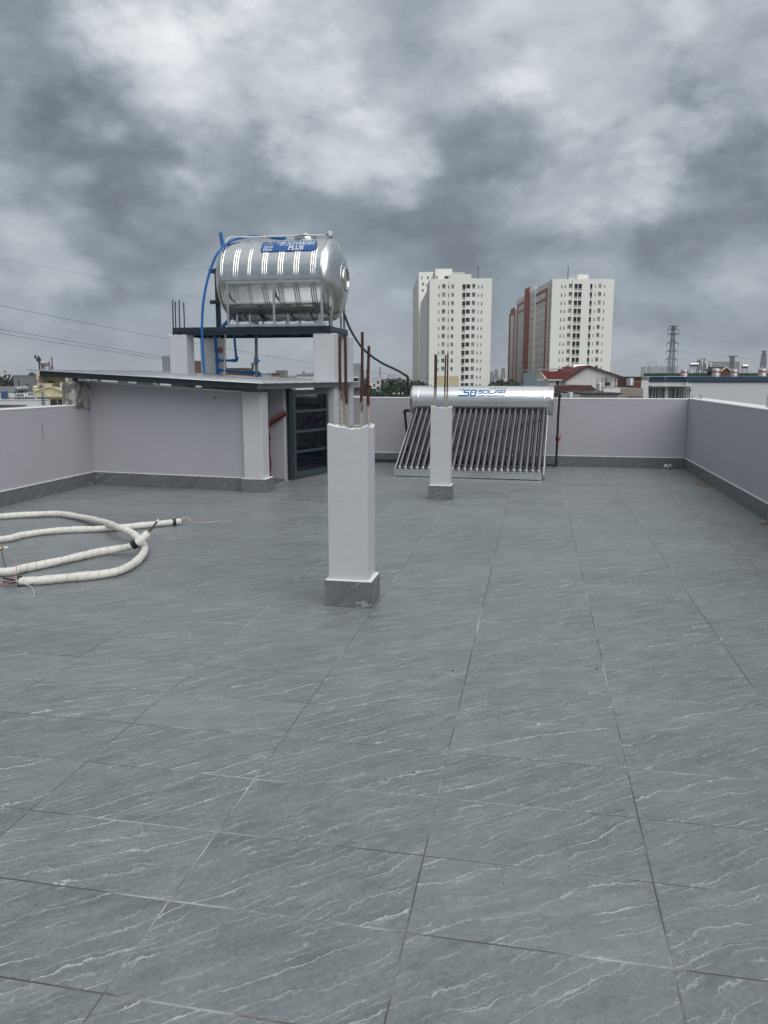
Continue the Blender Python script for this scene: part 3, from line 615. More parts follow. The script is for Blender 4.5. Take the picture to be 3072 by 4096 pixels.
def channel(a, b, out, h=.102, w=.05, t=.008):
    """a C-section beam from a to b (top edge), web on the outside"""
    a = Vector(a); b = Vector(b); o = Vector(out); m = MB(); k = Vector((0,0,1))
    for (w0, w1, z0, z1) in ((-t, 0, -h, 0), (-w, -t, -t, 0), (-w, -t, -h, -h+t)):
        vs = [p+o*ww+k*zz for zz in (z0, z1) for (p, ww) in ((a, w0), (b, w0), (b, w1), (a, w1))]
        m.add(vs, [(0,3,2,1),(4,5,6,7),(0,1,5,4),(1,2,6,5),(2,3,7,6),(3,0,4,7)])
    m.add([p+o*ww+k*zz for zz in (-.066, -.060) for (p, ww) in ((a, .0), (b, .0), (b, .012), (a, .012))], [(0,3,2,1),(4,5,6,7),(0,1,5,4),(1,2,6,5),(2,3,7,6),(3,0,4,7)])
    return m
part('front_beam', channel((PLX, PF, PT), (PRX, PF, PT), (0,-1,0)), 'steel_dark', pl, smooth=False)
part('rear_beam', channel((PLX, PB, PT), (PRX, PB, PT), (0,1,0)), 'steel_dark', pl, smooth=False)
part('side_beam', channel((PRX+.002, PF+.0, PT-.001), (PRX+.002, PB, PT-.001), (1,0,0)), 'steel_dark', pl, smooth=False)
part('side_beam', channel((PLX-.002, PF+.0, PT-.001), (PLX-.002, PB, PT-.001), (-1,0,0)), 'steel_dark', pl, smooth=False)
for i in range(5):
    x = PLX+.3+(PRX-PLX-.6)*i/4; part('cross_beam', MB().box(x-.03, x+.03, PF+.051, PB-.051, PT-.075, PT-.004), 'steel_dark', pl, smooth=False)
for y in (10.62, 11.18): part('deck_plank', MB().box(PLX+.06, PRX-.055, y-.12, y+.12, PT-.0035, PT+.003), 'steel_grey_lit', pl, smooth=False)
part('weld_plate', MB().box(pY(1280,1320,PF).x-.004, pY(1285,1320,PF).x+.004, PF-.02, PF-.0125, PT-.1, PT-.01), 'steel_dark', pl, smooth=False)

# bracket post behind the tank
bk = thing('steel_bracket_post', 'dark steel post with two short arms behind the left end of the tank', 'post', (-4.68, 11.33, PT))
a = pY(884, 1312, 11.36); b = pY(873, 1082, 11.36); x = pY(870, 1150, 11.36).x
part('post', MB().box(x-.03, x+.03, 11.33, 11.39, PT, b.z+.03), 'steel_dark', bk, smooth=False)
z = pY(850, 1084, 11.32).z; part('arm', MB().box(pY(838, 1084, 11.32).x, x+.05, 11.285, 11.329, z-.035, z+.025), 'steel_dark', bk, smooth=False)
z = pY(850, 1208, 11.32).z; part('arm', MB().box(pY(843, 1208, 11.32).x, x+.08, 11.285, 11.329, z-.03, z+.022), 'steel_dark', bk, smooth=False)

# ------------------------------------------------------------------ stainless water tank
TYc, TZc, TR = 10.93, 2.632, .552
TXL, TXR = -4.285, -2.850                       # straight barrel
tk = thing('water_tank', 'large horizontal ribbed stainless steel water tank with a blue name panel', 'water tank', (-3.6, TYc, PT))
ribs = [-4.07, -3.875, -3.66, -3.435, -3.213, -2.98]
prof = [(TXL-.012, TR-.012), (TXL, TR), (TXL+.03, TR)]
def rib(x, n, w=.017, h=.0075):
    out = []
    for i in range(n):
        c = x+(i-(n-1)/2)*w*1.75
        out += [(c-w*.5-.003, TR), (c-w*.5, TR), (c-w*.22, TR+h*.75), (c, TR+h), (c+w*.22, TR+h*.75), (c+w*.5, TR), (c+w*.5+.003, TR)]
    return out
prof = [(TXL, TR-.02), (TXL+.006, TR+.006), (TXL+.022, TR+.008), (TXL+.03, TR), (TXL+.034, TR)]
prof += rib(ribs[0], 3)+rib(ribs[1], 2)+rib(ribs[2], 3)+rib(ribs[3], 3)+rib(ribs[4], 3)+rib(ribs[5], 3)
prof += [(TXR-.034, TR), (TXR-.03, TR), (TXR-.022, TR+.008), (TXR-.006, TR+.006), (TXR, TR-.02)]
body = MB()
# slight hand-beaten unevenness of the thin sheet
nseg = 160
for (t, r_) in prof: pass
body.lathe((0, TYc, TZc), (1,0,0), prof, nseg, cap=False)
vv = []
for (x, y, z) in body.v:
    an = math.atan2(z-TZc, y-TYc); rr = math.hypot(y-TYc, z-TZc)
    dr_ = .0006*math.sin(an*5+x*7)+.0003*math.sin(an*9-x*17+1.3)
    vv.append((x, TYc+(rr+dr_)*math.cos(an), TZc+(rr+dr_)*math.sin(an)))
body.v = vv
part('barrel', body, 'stainless', tk, ang=50)
capp = [(0, TR-.006), (.01, TR-.002), (.03, TR-.010), (.07, TR-.045), (.115, TR-.105), (.15, TR-.19), (.172, TR-.27), (.180, TR-.30), (.186, TR-.302), (.183, TR-.318), (.188, TR-.33), (.192, TR-.37)]
capR = part('end_cap', MB().lathe((TXR-.004, TYc, TZc), (1,0,0), [(t, r_) for t, r_ in capp]+[(.195, .16), (.193, .155)], 64, cap=False), 'stainless_cap', tk, ang=40)
part('inspection_ring', MB().lathe((TXR+.186, TYc, TZc), (1,0,0), [(0, .172), (.012, .170), (.022, .162), (.026, .150), (.022, .138), (.006, .132), (.004, .12), (.010, .11), (.012, .001)], 48, cap=False), 'stainless', capR)
part('end_cap', MB().lathe((TXL+.004, TYc, TZc), (-1,0,0), capp+[(.196, .10), (.197, .001)], 64, cap=False), 'stainless_cap', tk, ang=40)
hx = pY(1222, 950, TYc).x
lid = part('filler_lid', MB().lathe((hx, TYc, TZc+TR-.012), (0,0,1), [(0, .155), (.03, .152), (.035, .165), (.045, .165), (.052, .14), (.062, .06), (.064, .03)], 32), 'stainless', tk)
part('lid_knob', MB().lathe((hx, TYc, TZc+TR+.05), (0,0,1), [(0, .05), (.012, .055), (.022, .05), (.026, .03), (.036, .03), (.040, .001)], 20), 'white_plastic', lid)
# printed panel wrapped on the barrel: u along X, v arc length up from the front mid line
def wrap(u, v, lift=.0):
    an = PI - v/TR; rr = TR+.0085+lift
    return (u, TYc+rr*math.cos(an), TZc+rr*math.sin(an))
def v_at(px, py):                                # arc position where a photo point meets the barrel
    rr = ray(px, py); best = None
    o = CAM-Vector((0, TYc, TZc)); a_ = rr.y**2+rr.z**2; b_ = 2*(o.y*rr.y+o.z*rr.z); c_ = o.y**2+o.z**2-(TR+.0085)**2
    disc = max(b_*b_-4*a_*c_, 0); t_ = (-b_-math.sqrt(disc))/(2*a_); p = CAM+rr*t_
    an = math.atan2(p.z-TZc, p.y-TYc); return p.x, (PI-an)*TR
(ux0, vb) = v_at(1040, 1008); (ux1, _) = v_at(1262, 1004); (utl, vt) = v_at(1052, 969); (utr, _) = v_at(1275, 967)
PW, PH = ux1-ux0, vt-vb
def panel_pt(s, t_, lift=0.0):                   # s,t in 0..1 across the (slanted) panel
    return wrap(ux0+PW*s+(utl-ux0)*t_, vb+PH*t_, lift)
def panel_poly(mb, s0, s1, t0, t1, lift, ns=24, ntt=8, cut=0.0):
    vs = []
    for i in range(ns+1):
        for j in range(ntt+1):
            s = s0+(s1-s0)*i/ns; t_ = t0+(t1-t0)*j/ntt
            vs.append(panel_pt(s, t_, lift))
    mb.add(vs, [(i*(ntt+1)+j, (i+1)*(ntt+1)+j, (i+1)*(ntt+1)+j+1, i*(ntt+1)+j+1) for i in range(ns) for j in range(ntt)])
pm = MB(); panel_poly(pm, .012, .988, 0, 1, 0); panel_poly(pm, 0, .0118, .1, .9, 0, 1); panel_poly(pm, .9882, 1, .1, .9, 0, 1)
panel = part('name_panel', pm, 'sticker_blue', tk)
def panel_text(s, s0, t0, hgt, width, bold=0.006, shear=.2, m='sticker_white', name='lettering'):
    vs, fs = text_mesh(s, 1.0, bold, shear)
    x0 = min(v[0] for v in vs); x1 = max(v[0] for v in vs); y0 = 0.0; y1 = .70
    mb = MB().add([panel_pt(s0+(v[0]-x0)/(x1-x0)*width, t0+(v[1]-y0)/(y1-y0)*hgt, .0025) for v in vs], fs)
    part(name, mb, m, panel, smooth=False)
panel_text('ĐẠITHÀNH', .36, .56, .31, .60, .02, .25)
panel_text('PLUS', .50, .10, .34, .28, .03, .12)
panel_text('12', .055, .27, .24, .07, .03, .1); panel_text('NĂM', .135, .30, .18, .08, .01, .1); panel_text('INOX304', .05, .06, .17, .16, .02, .1)
m = MB()
for (s0, s1, t0, t1) in ((.335, .345, .50, .95), (.335, .97, .485, .51)): panel_poly(m, s0, s1, t0, t1, .002, 10, 2)
part('panel_line', m, 'sticker_white', panel)
m3_ = MB()
for k in range(6): panel_poly(m3_, .05+.034*k, .05+.034*k+random.uniform(.014, .026), .64, .72, .0025, 1, 1)
m = MB().add([panel_pt(s, t_, .0025) for s, t_ in ((.27, .68), (.325, .68), (.305, .90), (.288, .90))], [(0,1,2,3)]); m2_ = MB().add([panel_pt(s, t_, .0025) for s, t_ in ((.12, .80), (.17, .80), (.16, .90), (.13, .90))], [(0,1,2,3)]); part('emblem', m, 'stainless_bar', panel, smooth=False); part('small_print', m3_, 'stainless_bar', panel, smooth=False, kind='stuff'); part('emblem', m2_, 'stainless_bar', panel, smooth=False)
# stainless cradle
cr = part('cradle', MB().bar((TXL+.10, PF-.03, PT+.016), (TXR+.05, PF-.03, PT+.016), .03, .026), 'stainless_bar', tk, smooth=False)
yF = PF-.035
ct = pY(905, 1128, yF); ctr = pY(1284, 1119, yF)
part('top_bar', MB().bar((ct.x-.012, yF, ct.z-.01), (ctr.x+.012, yF, ctr.z-.01), .03, .03), 'stainless_bar', cr, smooth=False)
for px in (905, 1091, 1284):
    p = pY(px, 1130, yF); part('upright', MB().bar((p.x, yF+.032, PT+.003), (p.x, yF+.032, ct.z-.02), .032, .02, (0,1,0)), 'stainless_bar', cr, smooth=False)
    yB = 2*TYc-yF-.06; part('upright', MB().bar((p.x+.05, yB, PT+.003), (p.x+.05, yB, ct.z-.02), .03, .02, (0,1,0)), 'stainless_bar', cr, smooth=False)
part('rear_bar', MB().bar((ct.x, yB, ct.z), (ctr.x+.05, yB, ct.z), .03, .03), 'stainless_bar', cr, smooth=False)
for x in (-4.17, -3.98, -3.62, -3.42, -2.97, -2.8):
    for y in (10.66, 11.2):
        zt = TZc-math.sqrt(max(TR**2-(y-TYc)**2, 0))+.006
        part('foot', MB().bar((x, y, PT+.003), (x, y, zt), .028, .022, (0,1,0)), 'stainless_bar', cr, smooth=False)
for x in (-4.05, -3.1):
    m = MB()
    for i in range(16):
        a0 = -PI*.5+(-.62+1.24*i/16); a1 = -PI*.5+(-.62+1.24*(i+1)/16)
        m.bar((x, TYc+(TR+.014)*math.cos(a0), TZc+(TR+.014)*math.sin(a0)), (x, TYc+(TR+.014)*math.cos(a1), TZc+(TR+.014)*math.sin(a1)), .05, .006, (1,0,0))
    part('saddle', m, 'stainless_bar', cr)
# ------------------------------------------------------------------ pipes round the tank
def ell(parent, p, r, m, n=12, name='fitting'): return part(name, MB().lathe(Vector(p)-Vector((0,0,r)), (0,0,1), [(0,r*.5),(r*.3,r*.85),(r*.8,r),(r*1.2,r),(r*1.7,r*.85),(r*2,r*.5)], n), m, parent)
BY = 11.16
bp_ = thing('blue_supply_pipe', 'blue plastic supply pipework with red valve wheel hanging under the platform', 'pipe', (-4.4, BY, 1.4))
P_ = lambda x, y, Y=BY: pY(x, y, Y)
part('pipe', MB().tube([P_(860, 1342), P_(866, 1400), P_(868, 1440), P_(870, 1492)], .021), 'blue_plastic', bp_)
part('pipe', MB().tube([P_(870, 1442), P_(946, 1442)], .018), 'blue_plastic', bp_)
part('pipe', MB().tube([P_(946, 1442), P_(940, 1380), P_(937, 1338)], .018), 'blue_plastic', bp_)
part('pipe', MB().tube([P_(870, 1480), P_(985, 1489), P_(1000, 1489)], .019), 'blue_plastic', bp_)
for (a, b, r_) in (((864,1385),(866,1412),.031), ((867,1430),(869,1456),.028), ((869,1468),(871,1497),.027), ((858,1338),(861,1352),.029)):
    part('coupling', MB().tube([P_(*a), P_(*b)], [r_*.9, r_] , 14), 'blue_plastic', bp_)
part('elbow', MB().tube(smooth_path([P_(930,1442), P_(941,1442), P_(947,1438), P_(946,1426)], 4), .025, 12), 'blue_plastic', bp_)
part('coupling', MB().tube([P_(872,1480), P_(884,1481)], .026, 12), 'blue_plastic', bp_)
part('reducer', MB().tube([P_(984,1488), P_(992,1489), P_(1003,1490), P_(1024,1492)], [.022,.030,.030,.024], 12), 'blue_plastic', bp_)
part('elbow', MB().tube(smooth_path([P_(1018,1491,11.1), P_(1032,1491,11.1), P_(1038,1496,11.1), P_(1038,1510,11.1)], 4), .026, 12), 'blue_plastic', bp_)
v0 = P_(869, 1401); v1 = v0+Vector((.075, -.06, 0)); ax = (v1-v0).normalized()
part('valve_stem', MB().tube([v0, v1], .012, 8), 'blue_plastic', bp_)
w = MB(); a_ = ax.orthogonal().normalized(); b_ = ax.cross(a_)
ring = [v1+(a_*math.cos(2*PI*k/28)+b_*math.sin(2*PI*k/28))*(.034+.006*math.cos(7*2*PI*k/28)) for k in range(29)]
w.tube(ring, .009, 8, cap=False)
for k in range(4): w.tube([v1, v1+(a_*math.cos(PI*k/2)+b_*math.sin(PI*k/2))*.034], .005, 6)
part('valve_wheel', w, 'red_plastic', bp_)
ov = single('blue_outlet_pipe', MB().tube(smooth_path([pY(885, 1312, 10.9), pY(905, 1292, 10.9), pY(917, 1278, 10.9), pY(922, 1268, 10.95)], 4), .027, 12), 'blue_plastic', 'short slanted blue outlet pipe leaving the underside of the tank', 'pipe', tuple(pY(885,1312,10.9)))
# long blue hose arching over the tank
pts = [(818,1494,10.3),(813,1430,10.3),(810,1368,10.3),(808,1303,10.3),(814,1205,10.3),(833,1108,10.35),(860,1032,10.4),(880,1002,10.45),(905,976,10.6),(940,958,10.75),(975,950,10.9),(1010,945,10.95),(1060,947,10.95),(1110,952,10.95)]
bh = thing('blue_hose', 'thin blue hose arching up the left side and over the top of the tank', 'hose', tuple(pY(818, 1494, 10.3)))
part('hose', MB().tube(smooth_path([pY(*p) for p in pts], 8), .0175, 10), 'blue_plastic', bh)
e = pY(1110, 952, 10.95); part('elbow', MB().tube(smooth_path([pY(1085, 950, 10.95), pY(1130, 952, 10.95), pY(1140, 956, 10.95), e+Vector((.12, 0, -.05))], 4), .026, 12), 'blue_plastic', bh)
single('blue_vent_pipe', MB().tube([pY(882, 931, 11.2), pY(892, 990, 11.2), pY(897, 1020, 11.2)], .027, 12), 'blue_plastic', 'upright blue vent pipe sticking up behind the left end of the tank', 'pipe', tuple(pY(897,1020,11.2)))
# white conduit with float switch
wc = thing('white_conduit', 'thin white conduit running along the top of the tank to a float switch', 'conduit', tuple(pY(900, 990, 10.7)))
part('conduit', MB().tube(smooth_path([pY(902,985,10.62), pY(905,968,10.65), pY(914,954,10.7), pY(935,949,10.8), pY(1000,948,10.9), pY(1060,947,10.93)], 5)+[pY(1180,943,10.93), pY(1303,940,10.93)], .011, 8), 'white_plastic', wc)
part('coupling', MB().tube([pY(1050,947,10.93), pY(1064,947,10.93)], .017, 10), 'white_plastic', wc)
part('wire', MB().tube(smooth_path([pY(1054,940,10.92), pY(1053,952,10.92), pY(1060,960,10.92)], 4), .0035, 6), 'orange_plastic', wc)
part('cable', MB().tube(smooth_path([pY(1303,940,10.93), pY(1310,938,10.93), pY(1316,948,10.95)], 4), .006, 6), 'black_rubber', wc)
ft = pY(1320, 950, 10.95)
part('float_switch', MB().lathe(ft, (0,0,1), [(0,.028),(.01,.03),(.025,.03),(.03,.022),(.034,.034),(.075,.034),(.082,.026)], 18), 'white_plastic', wc)
part('switch_base', MB().lathe(ft-Vector((0,0,.03)), (0,0,1), [(0,.03),(.012,.034),(.04,.034)], 18), 'black_rubber', wc)
# drop conduit and grey drain pipe under the platform
single('white_drop_conduit', MB().tube([pY(902,1338,11.0), pY(900,1420,11.0), pY(897,1500,11.0)], .010, 8), 'white_plastic', 'thin white conduit dropping from the platform to the roof', 'conduit', tuple(pY(897,1500,11.0)))
gp = thing('grey_drain_pipe', 'grey plastic drain pipe with a blue valve between platform and roof', 'pipe', tuple(pY(1025, 1560, 10.6)))
part('pipe', MB().tube([pY(1024,1270,10.6), pY(1025,1400,10.6), pY(1026,1500,10.6), pY(1027,1568,10.6)], .021, 12), 'grey_plastic', gp)
part('coupling', MB().tube([pY(1024.5,1424,10.6), pY(1024.5,1432,10.6), pY(1025,1456,10.6), pY(1025,1462,10.6)], [.022,.030,.030,.022], 12), 'grey_plastic', gp)
part('valve', MB().tube([pY(1025,1438,10.6), pY(1025,1446,10.6)], .036, 12), 'blue_plastic', gp)
part('valve_lever', MB().bar(pY(1025,1442,10.57), pY(1040,1443,10.57), .02, .022), 'blue_plastic', gp, smooth=False)
single('grey_outlet_pipe', MB().tube([pY(1023,1268,10.9), pY(1024,1300,10.9), pY(1024,1342,10.9)], .022, 12), 'grey_plastic', 'short grey outlet pipe between tank underside and platform', 'pipe', tuple(pY(1024,1342,10.9))) if False else None
# black hose from the tank to the heater
hs = thing('black_hose', 'black hose sagging from the water tank down to the solar heater', 'hose', tuple(pY(1640, 1585, 11.1)))
part('hose', MB().tube(smooth_path([pY(1378,1258,11.0), pY(1384,1275,11.0), pY(1398,1310,11.0), pY(1420,1350,11.0), pY(1448,1390,11.0), pY(1487,1425,11.05), pY(1530,1453,11.05), pY(1570,1472,11.1), pY(1600,1487,11.1), pY(1625,1503,11.1)], 8), .0165, 10), 'black_rubber', hs)
part('elbow', MB().tube(smooth_path([pY(1620,1499,11.1), pY(1630,1508,11.1), pY(1631,1525,11.1), pY(1633,1562,11.1), pY(1635,1570,11.1), pY(1645,1572,11.1), pY(1662,1572,11.1)], 5), .020, 10), 'black_rubber', hs)

# ------------------------------------------------------------------ solar water heater (built square, then turned 3 degrees)
heat_loc = Vector((-.855, 9.985, 0)); HA = math.radians(-3.1)
sh_ = thing('solar_water_heater', 'solar water heater with silver tank above a rack of twenty-four dark glass tubes', 'solar heater', heat_loc, HA)
def hp(name, mb, m, parent=None, **k):
    me = mb.mesh(name, m, (0,0,0), k.get('smooth', True), k.get('ang', 35)); o = bpy.data.objects.new(name, me); col.objects.link(o); o.parent = parent or sh_; return o
HW = .958
SY, SZ, SR = 1.02, .972, .197                  # tank axis, local
XA, XB = -.885, 1.005                          # tank ends, local: tank sits a little to the right of the tray
hp('tank', MB().lathe((XA, SY, SZ), (1,0,0), [(0,SR),(.058,SR),(.06,SR),(.065,SR+.002),(.075,SR+.002),(.08,SR),(.083,SR),(.5,SR),(1.0,SR),(1.4,SR),(XB-XA-.103,SR),(XB-XA-.1,SR),(XB-XA-.095,SR+.002),(XB-XA-.085,SR+.002),(XB-XA-.08,SR),(XB-XA-.077,SR),(XB-XA-.02,SR)], 72, cap=False), 'stainless_brushed')
hp('tank_end', MB().lathe((XA+.002, SY, SZ), (-1,0,0), [(0,SR+.004),(.03,SR+.005),(.042,SR-.002),(.046,SR-.02),(.046,.001)], 56), 'stainless_cap')
hp('tank_end', MB().lathe((XB-.022, SY, SZ), (1,0,0), [(0,SR+.004),(.04,SR+.005),(.055,SR-.002),(.06,SR-.02),(.06,.001)], 56), 'stainless_cap')
for k, z in ((0, .0),): pass
# tubes
NT = 24
bx0, bx1 = -.905, .915; tx0, tx1 = -.835, .920
tube_me = None
b0 = Vector((0, .07, .088)); t0 = Vector((0, SY-.135, SZ-.125))
dirv = (t0-b0)
for k in range(NT):
    s = k/(NT-1); p = b0+Vector((bx0+(bx1-bx0)*s, 0, 0)); q = t0+Vector((tx0+(tx1-tx0)*s, 0, 0))
    d = (q-p).normalized(); L = (q-p).length
    o = hp('vacuum_tube', MB().lathe(p, d, [(.03,.0325),(.06,.034),(L-.01,.034),(L+.03,.034)], 18), 'tube_glass')
    hp('tube_tip', MB().lathe(p, d, [(-.012,.010),(.0,.022),(.012,.0318),(.028,.0342)], 16), 'tube_tip', o)
    hp('seal', MB().lathe(q, d, [(-.018,.034),(-.012,.0372),(.002,.0375),(.012,.037),(.02,.034)], 18), 'black_rubber', o)
# tray
hp('tray', MB().add([(-HW-.0, 0, .012), (HW, 0, .012), (HW, .012, .092), (-HW, .012, .092), (-HW, .11, .105), (HW, .11, .105), (-HW, .11, .012), (HW, .11, .012)],
    [(0,1,2,3),(3,2,5,4),(0,3,4,6),(1,7,5,2),(6,4,5,7),(0,6,7,1)]), 'stainless_bar', smooth=False)
hp('tray_lip', MB().box(-HW-.003, HW+.003, -.006, .004, .086, .098), 'stainless_brushed', smooth=False)
hp('tray_lip', MB().box(-HW-.003, HW+.003, -.008, .002, .010, .020), 'stainless_brushed', smooth=False)
for x in (-HW+.015, -.02, HW-.02): hp('foot', MB().box(x-.012, x+.012, -.014, .03, 0, .0115), 'stainless_bar', smooth=False)
# frame
for x, xt in ((-HW+.01, XA+.04), (HW+.02, XB-.06)):
    sl_ = 1 if x > 0 else -1
    hp('side_rail', MB().bar((x+.004*sl_, .03, .06), (xt+.03*sl_, SY-.16, SZ-.20), .012, .045, (0,-.6,.8)), 'stainless_bar', smooth=False)
    hp('rear_leg', MB().bar((xt, SY+.12, 0.0), (xt, SY+.12, SZ-.12), .035, .035, (0,1,0)), 'stainless_bar', smooth=False)
    hp('saddle', MB().bar((xt, SY-.17, SZ-.205), (xt, SY+.13, SZ-.205), .05, .02), 'stainless_bar', smooth=False)
    hp('saddle_plate', MB().box(xt-.025, xt+.025, SY-.14, SY+.13, SZ-.20, SZ-.12), 'stainless_bar', smooth=False)
    hp('bottom_rail', MB().bar((x, .1, .02), (xt, SY+.12, .02), .03, .02), 'stainless_bar', smooth=False)
    hp('front_leg', MB().bar((xt+.012, SY-.16, .02), (xt+.012, SY-.14, SZ-.21), .03, .012, (0,1,0)), 'stainless_bar', smooth=False)
hp('cross_brace', MB().bar((XA+.05, SY+.12, .10), (XB-.07, SY+.10, SZ-.25), .008, .035), 'stainless_bar', smooth=False)
hp('cross_brace', MB().bar((XB-.07, SY+.13, .10), (XA+.05, SY+.13, SZ-.25), .008, .035), 'stainless_bar', smooth=False)
hp('rear_rail', MB().bar((XA+.05, SY+.12, .08), (XB-.07, SY+.12, .08), .02, .05), 'steel_dark', smooth=False)
hp('mid_rail', MB().bar((-HW+.02, .50, .455), (HW+.02, .50, .455), .025, .012), 'stainless_bar', smooth=False)
# logo on the silver tank
def hwrap(u, v, lift=.0012):
    an = PI - v/SR; return (u, SY+(SR+lift)*math.cos(an), SZ+(SR+lift)*math.sin(an))
LS = 1.0/1107.0                                # metres per logo unit (photo crop pixel) 
def lg(cx, cy): return ((cx-330)*.000336*1.62*.99+.005-.42+.13, 0)
# logo units: x in crop px from 330 to 1440, y up; mapped below
U0, US = -.262, .000600
VB0, VS = .055, .000640
def lpt(x, y): return hwrap(U0+(x-330)*US, VB0+(275-y)*VS)
def stroke(mb, pts, w, closed=False):
    P = [Vector((p[0], p[1])) for p in pts]; n = len(P); Lft = []; Rgt = []
    for i in range(n):
        if closed: a = (P[i]-P[i-1]).normalized(); b = (P[(i+1)%n]-P[i]).normalized()
        else:
            a = (P[i]-P[i-1]).normalized() if i else (P[1]-P[0]).normalized(); b = (P[i+1]-P[i]).normalized() if i < n-1 else a
        na = Vector((-a.y, a.x)); nb = Vector((-b.y, b.x)); mt = (na+nb)
        mt = mt.normalized() if mt.length > 1e-6 else na
        k = w/2/max(.35, mt.dot(na)); Lft.append(P[i]+mt*k); Rgt.append(P[i]-mt*k)
    rng = range(n if closed else n-1)
    for i in rng:
        j = (i+1) % n; ns = max(1, int(max(abs(P[j].y-P[i].y)/25, 1)))
        for s in range(ns):
            f0, f1 = s/ns, (s+1)/ns
            q = [Lft[i].lerp(Lft[j], f0), Lft[i].lerp(Lft[j], f1), Rgt[i].lerp(Rgt[j], f1), Rgt[i].lerp(Rgt[j], f0)]
            mb.add([lpt(v.x, v.y) for v in q], [(0,1,2,3)])
logo = MB()
stroke(logo, [(625,122),(515,122),(500,132),(488,170),(496,186),(590,186),(600,200),(588,240),(575,255),(360,255)], 33)
stroke(logo, [(660,122),(748,122),(766,134),(760,170),(750,184),(762,200),(752,240),(735,256),(640,256)], 33)
stroke(logo, [(660,115),(648,190),(634,264)], 32); stroke(logo, [(655,186),(752,186)], 22)
hp('logo', logo, 'print_blue', smooth=False)
sm_ = MB()
stroke(sm_, [(918,124),(840,124),(824,134),(820,150),(828,160),(896,160),(906,170),(902,188),(890,198),(806,198)], 22)
stroke(sm_, [(950,124),(1020,124),(1036,136),(1026,186),(1012,198),(944,198),(932,186),(938,136)], 22, True)
stroke(sm_, [(1070,116),(1058,198),(1150,198)], 24)
stroke(sm_, [(1160,207),(1246,122),(1272,122),(1288,207)], 24); stroke(sm_, [(1205,180),(1284,180)], 16)
stroke(sm_, [(1312,207),(1326,124),(1410,124),(1426,136),(1420,160),(1410,172),(1322,172)], 24); stroke(sm_, [(1400,172),(1418,207)], 20)
hp('logo', sm_, 'print_blue', smooth=False)
vs, fs = text_mesh('JAPAN TECHNOLOGY', 1.0, .012); x0 = min(v[0] for v in vs); x1 = max(v[0] for v in vs)
hp('lettering', MB().add([lpt(806+(v[0]-x0)/(x1-x0)*612, 272-v[1]/.70*34) for v in vs], fs), 'print_navy', smooth=False)
bm_ = MB(); bm_.add([lpt(*p) for p in ((325,128),(440,84),(442,104))], [(0,1,2)]); bm_.add([lpt(*p) for p in ((428,170),(446,118),(468,122),(452,140))], [(0,1,2,3)])
stroke(bm_, [(482,68),(464,76),(458,92),(466,104),(482,106)], 9)
hp('logo', bm_, 'print_navy', smooth=False)
mk = MB()
for k, (x, w_) in enumerate(((1040, 16), (1078, 36), (1140, 84), (1250, 50), (1320, 50), (1400, 40))): mk.add([lpt(*p) for p in ((x,52),(x+w_,52),(x+w_,70),(x,70))], [(0,1,2,3)])
hp('small_print', mk, 'print_navy', smooth=False)

# black pipes beside the heater
bpr = thing('black_pipe', 'black pipe with orange lever valve rising beside the right end of the solar heater', 'pipe', tuple(pY(2222, 1862, 11.45)))
Yp = 11.42
part('pipe', MB().tube([pY(2238,1584,Yp), pY(2233,1660,Yp), pY(2229,1760,Yp), pY(2224,1858,Yp)], .0165, 10), 'black_rubber', bpr)
part('elbow', MB().tube(smooth_path([pY(2211,1576,11.15), pY(2232,1576,11.3), pY(2239,1579,Yp), pY(2238,1592,Yp)], 4), .023, 10), 'black_rubber', bpr)
part('coupling', MB().tube([pY(2211,1576,11.12), pY(2224,1577,11.2)], .026, 12), 'black_rubber', bpr)
part('elbow', MB().tube(smooth_path([pY(2225,1848,Yp), pY(2224,1857,Yp), pY(2220,1861,Yp), pY(2212,1860,Yp)], 4), .022, 10), 'black_rubber', bpr)
part('pipe', MB().tube([pY(2214,1860,Yp), pY(2150,1858,Yp)], .016, 10), 'black_rubber', bpr)
part('valve', MB().tube([pY(2230,1744,Yp), pY(2230,1748,Yp), pY(2230,1758,Yp), pY(2229,1764,Yp)], [.02,.028,.028,.02], 12), 'black_rubber', bpr)
part('valve_hub', MB().tube([pY(2233,1753,Yp-.02), pY(2242,1753,Yp-.03)], .018, 10), 'orange_plastic', bpr)
part('valve_lever', MB().bar(pY(2240,1753,Yp-.03), pY(2248,1735,Yp-.03), .018, .01), 'orange_plastic', bpr, smooth=False)
bpl = thing('black_pipe', 'black pipe with brass fitting at the left end of the solar heater', 'pipe', tuple(pY(1629, 1842, 11.45)))
part('pipe', MB().tube([pY(1619,1648,11.3), pY(1624,1700,11.35), pY(1629,1742,11.4), pY(1634,1845,11.5)], .0165, 10), 'black_rubber', bpl)
part('elbow', MB().tube(smooth_path([pY(1638,1642,11.25), pY(1624,1642,11.3), pY(1619,1645,11.3), pY(1620,1658,11.3)], 4), .022, 10), 'black_rubber', bpl)
part('brass_fitting', MB().tube([pY(1638,1642,11.25), pY(1650,1641,11.2)], .018, 10), 'brass', bpl)
single('floor_pipe', MB().tube([pY(1440,1840,11.58), pY(1540,1841,11.58), pY(1640,1844,11.55)], .017, 10), 'black_rubber', 'black pipe lying on the floor along the back wall skirting', 'pipe', tuple(pY(1540,1841,11.58)))

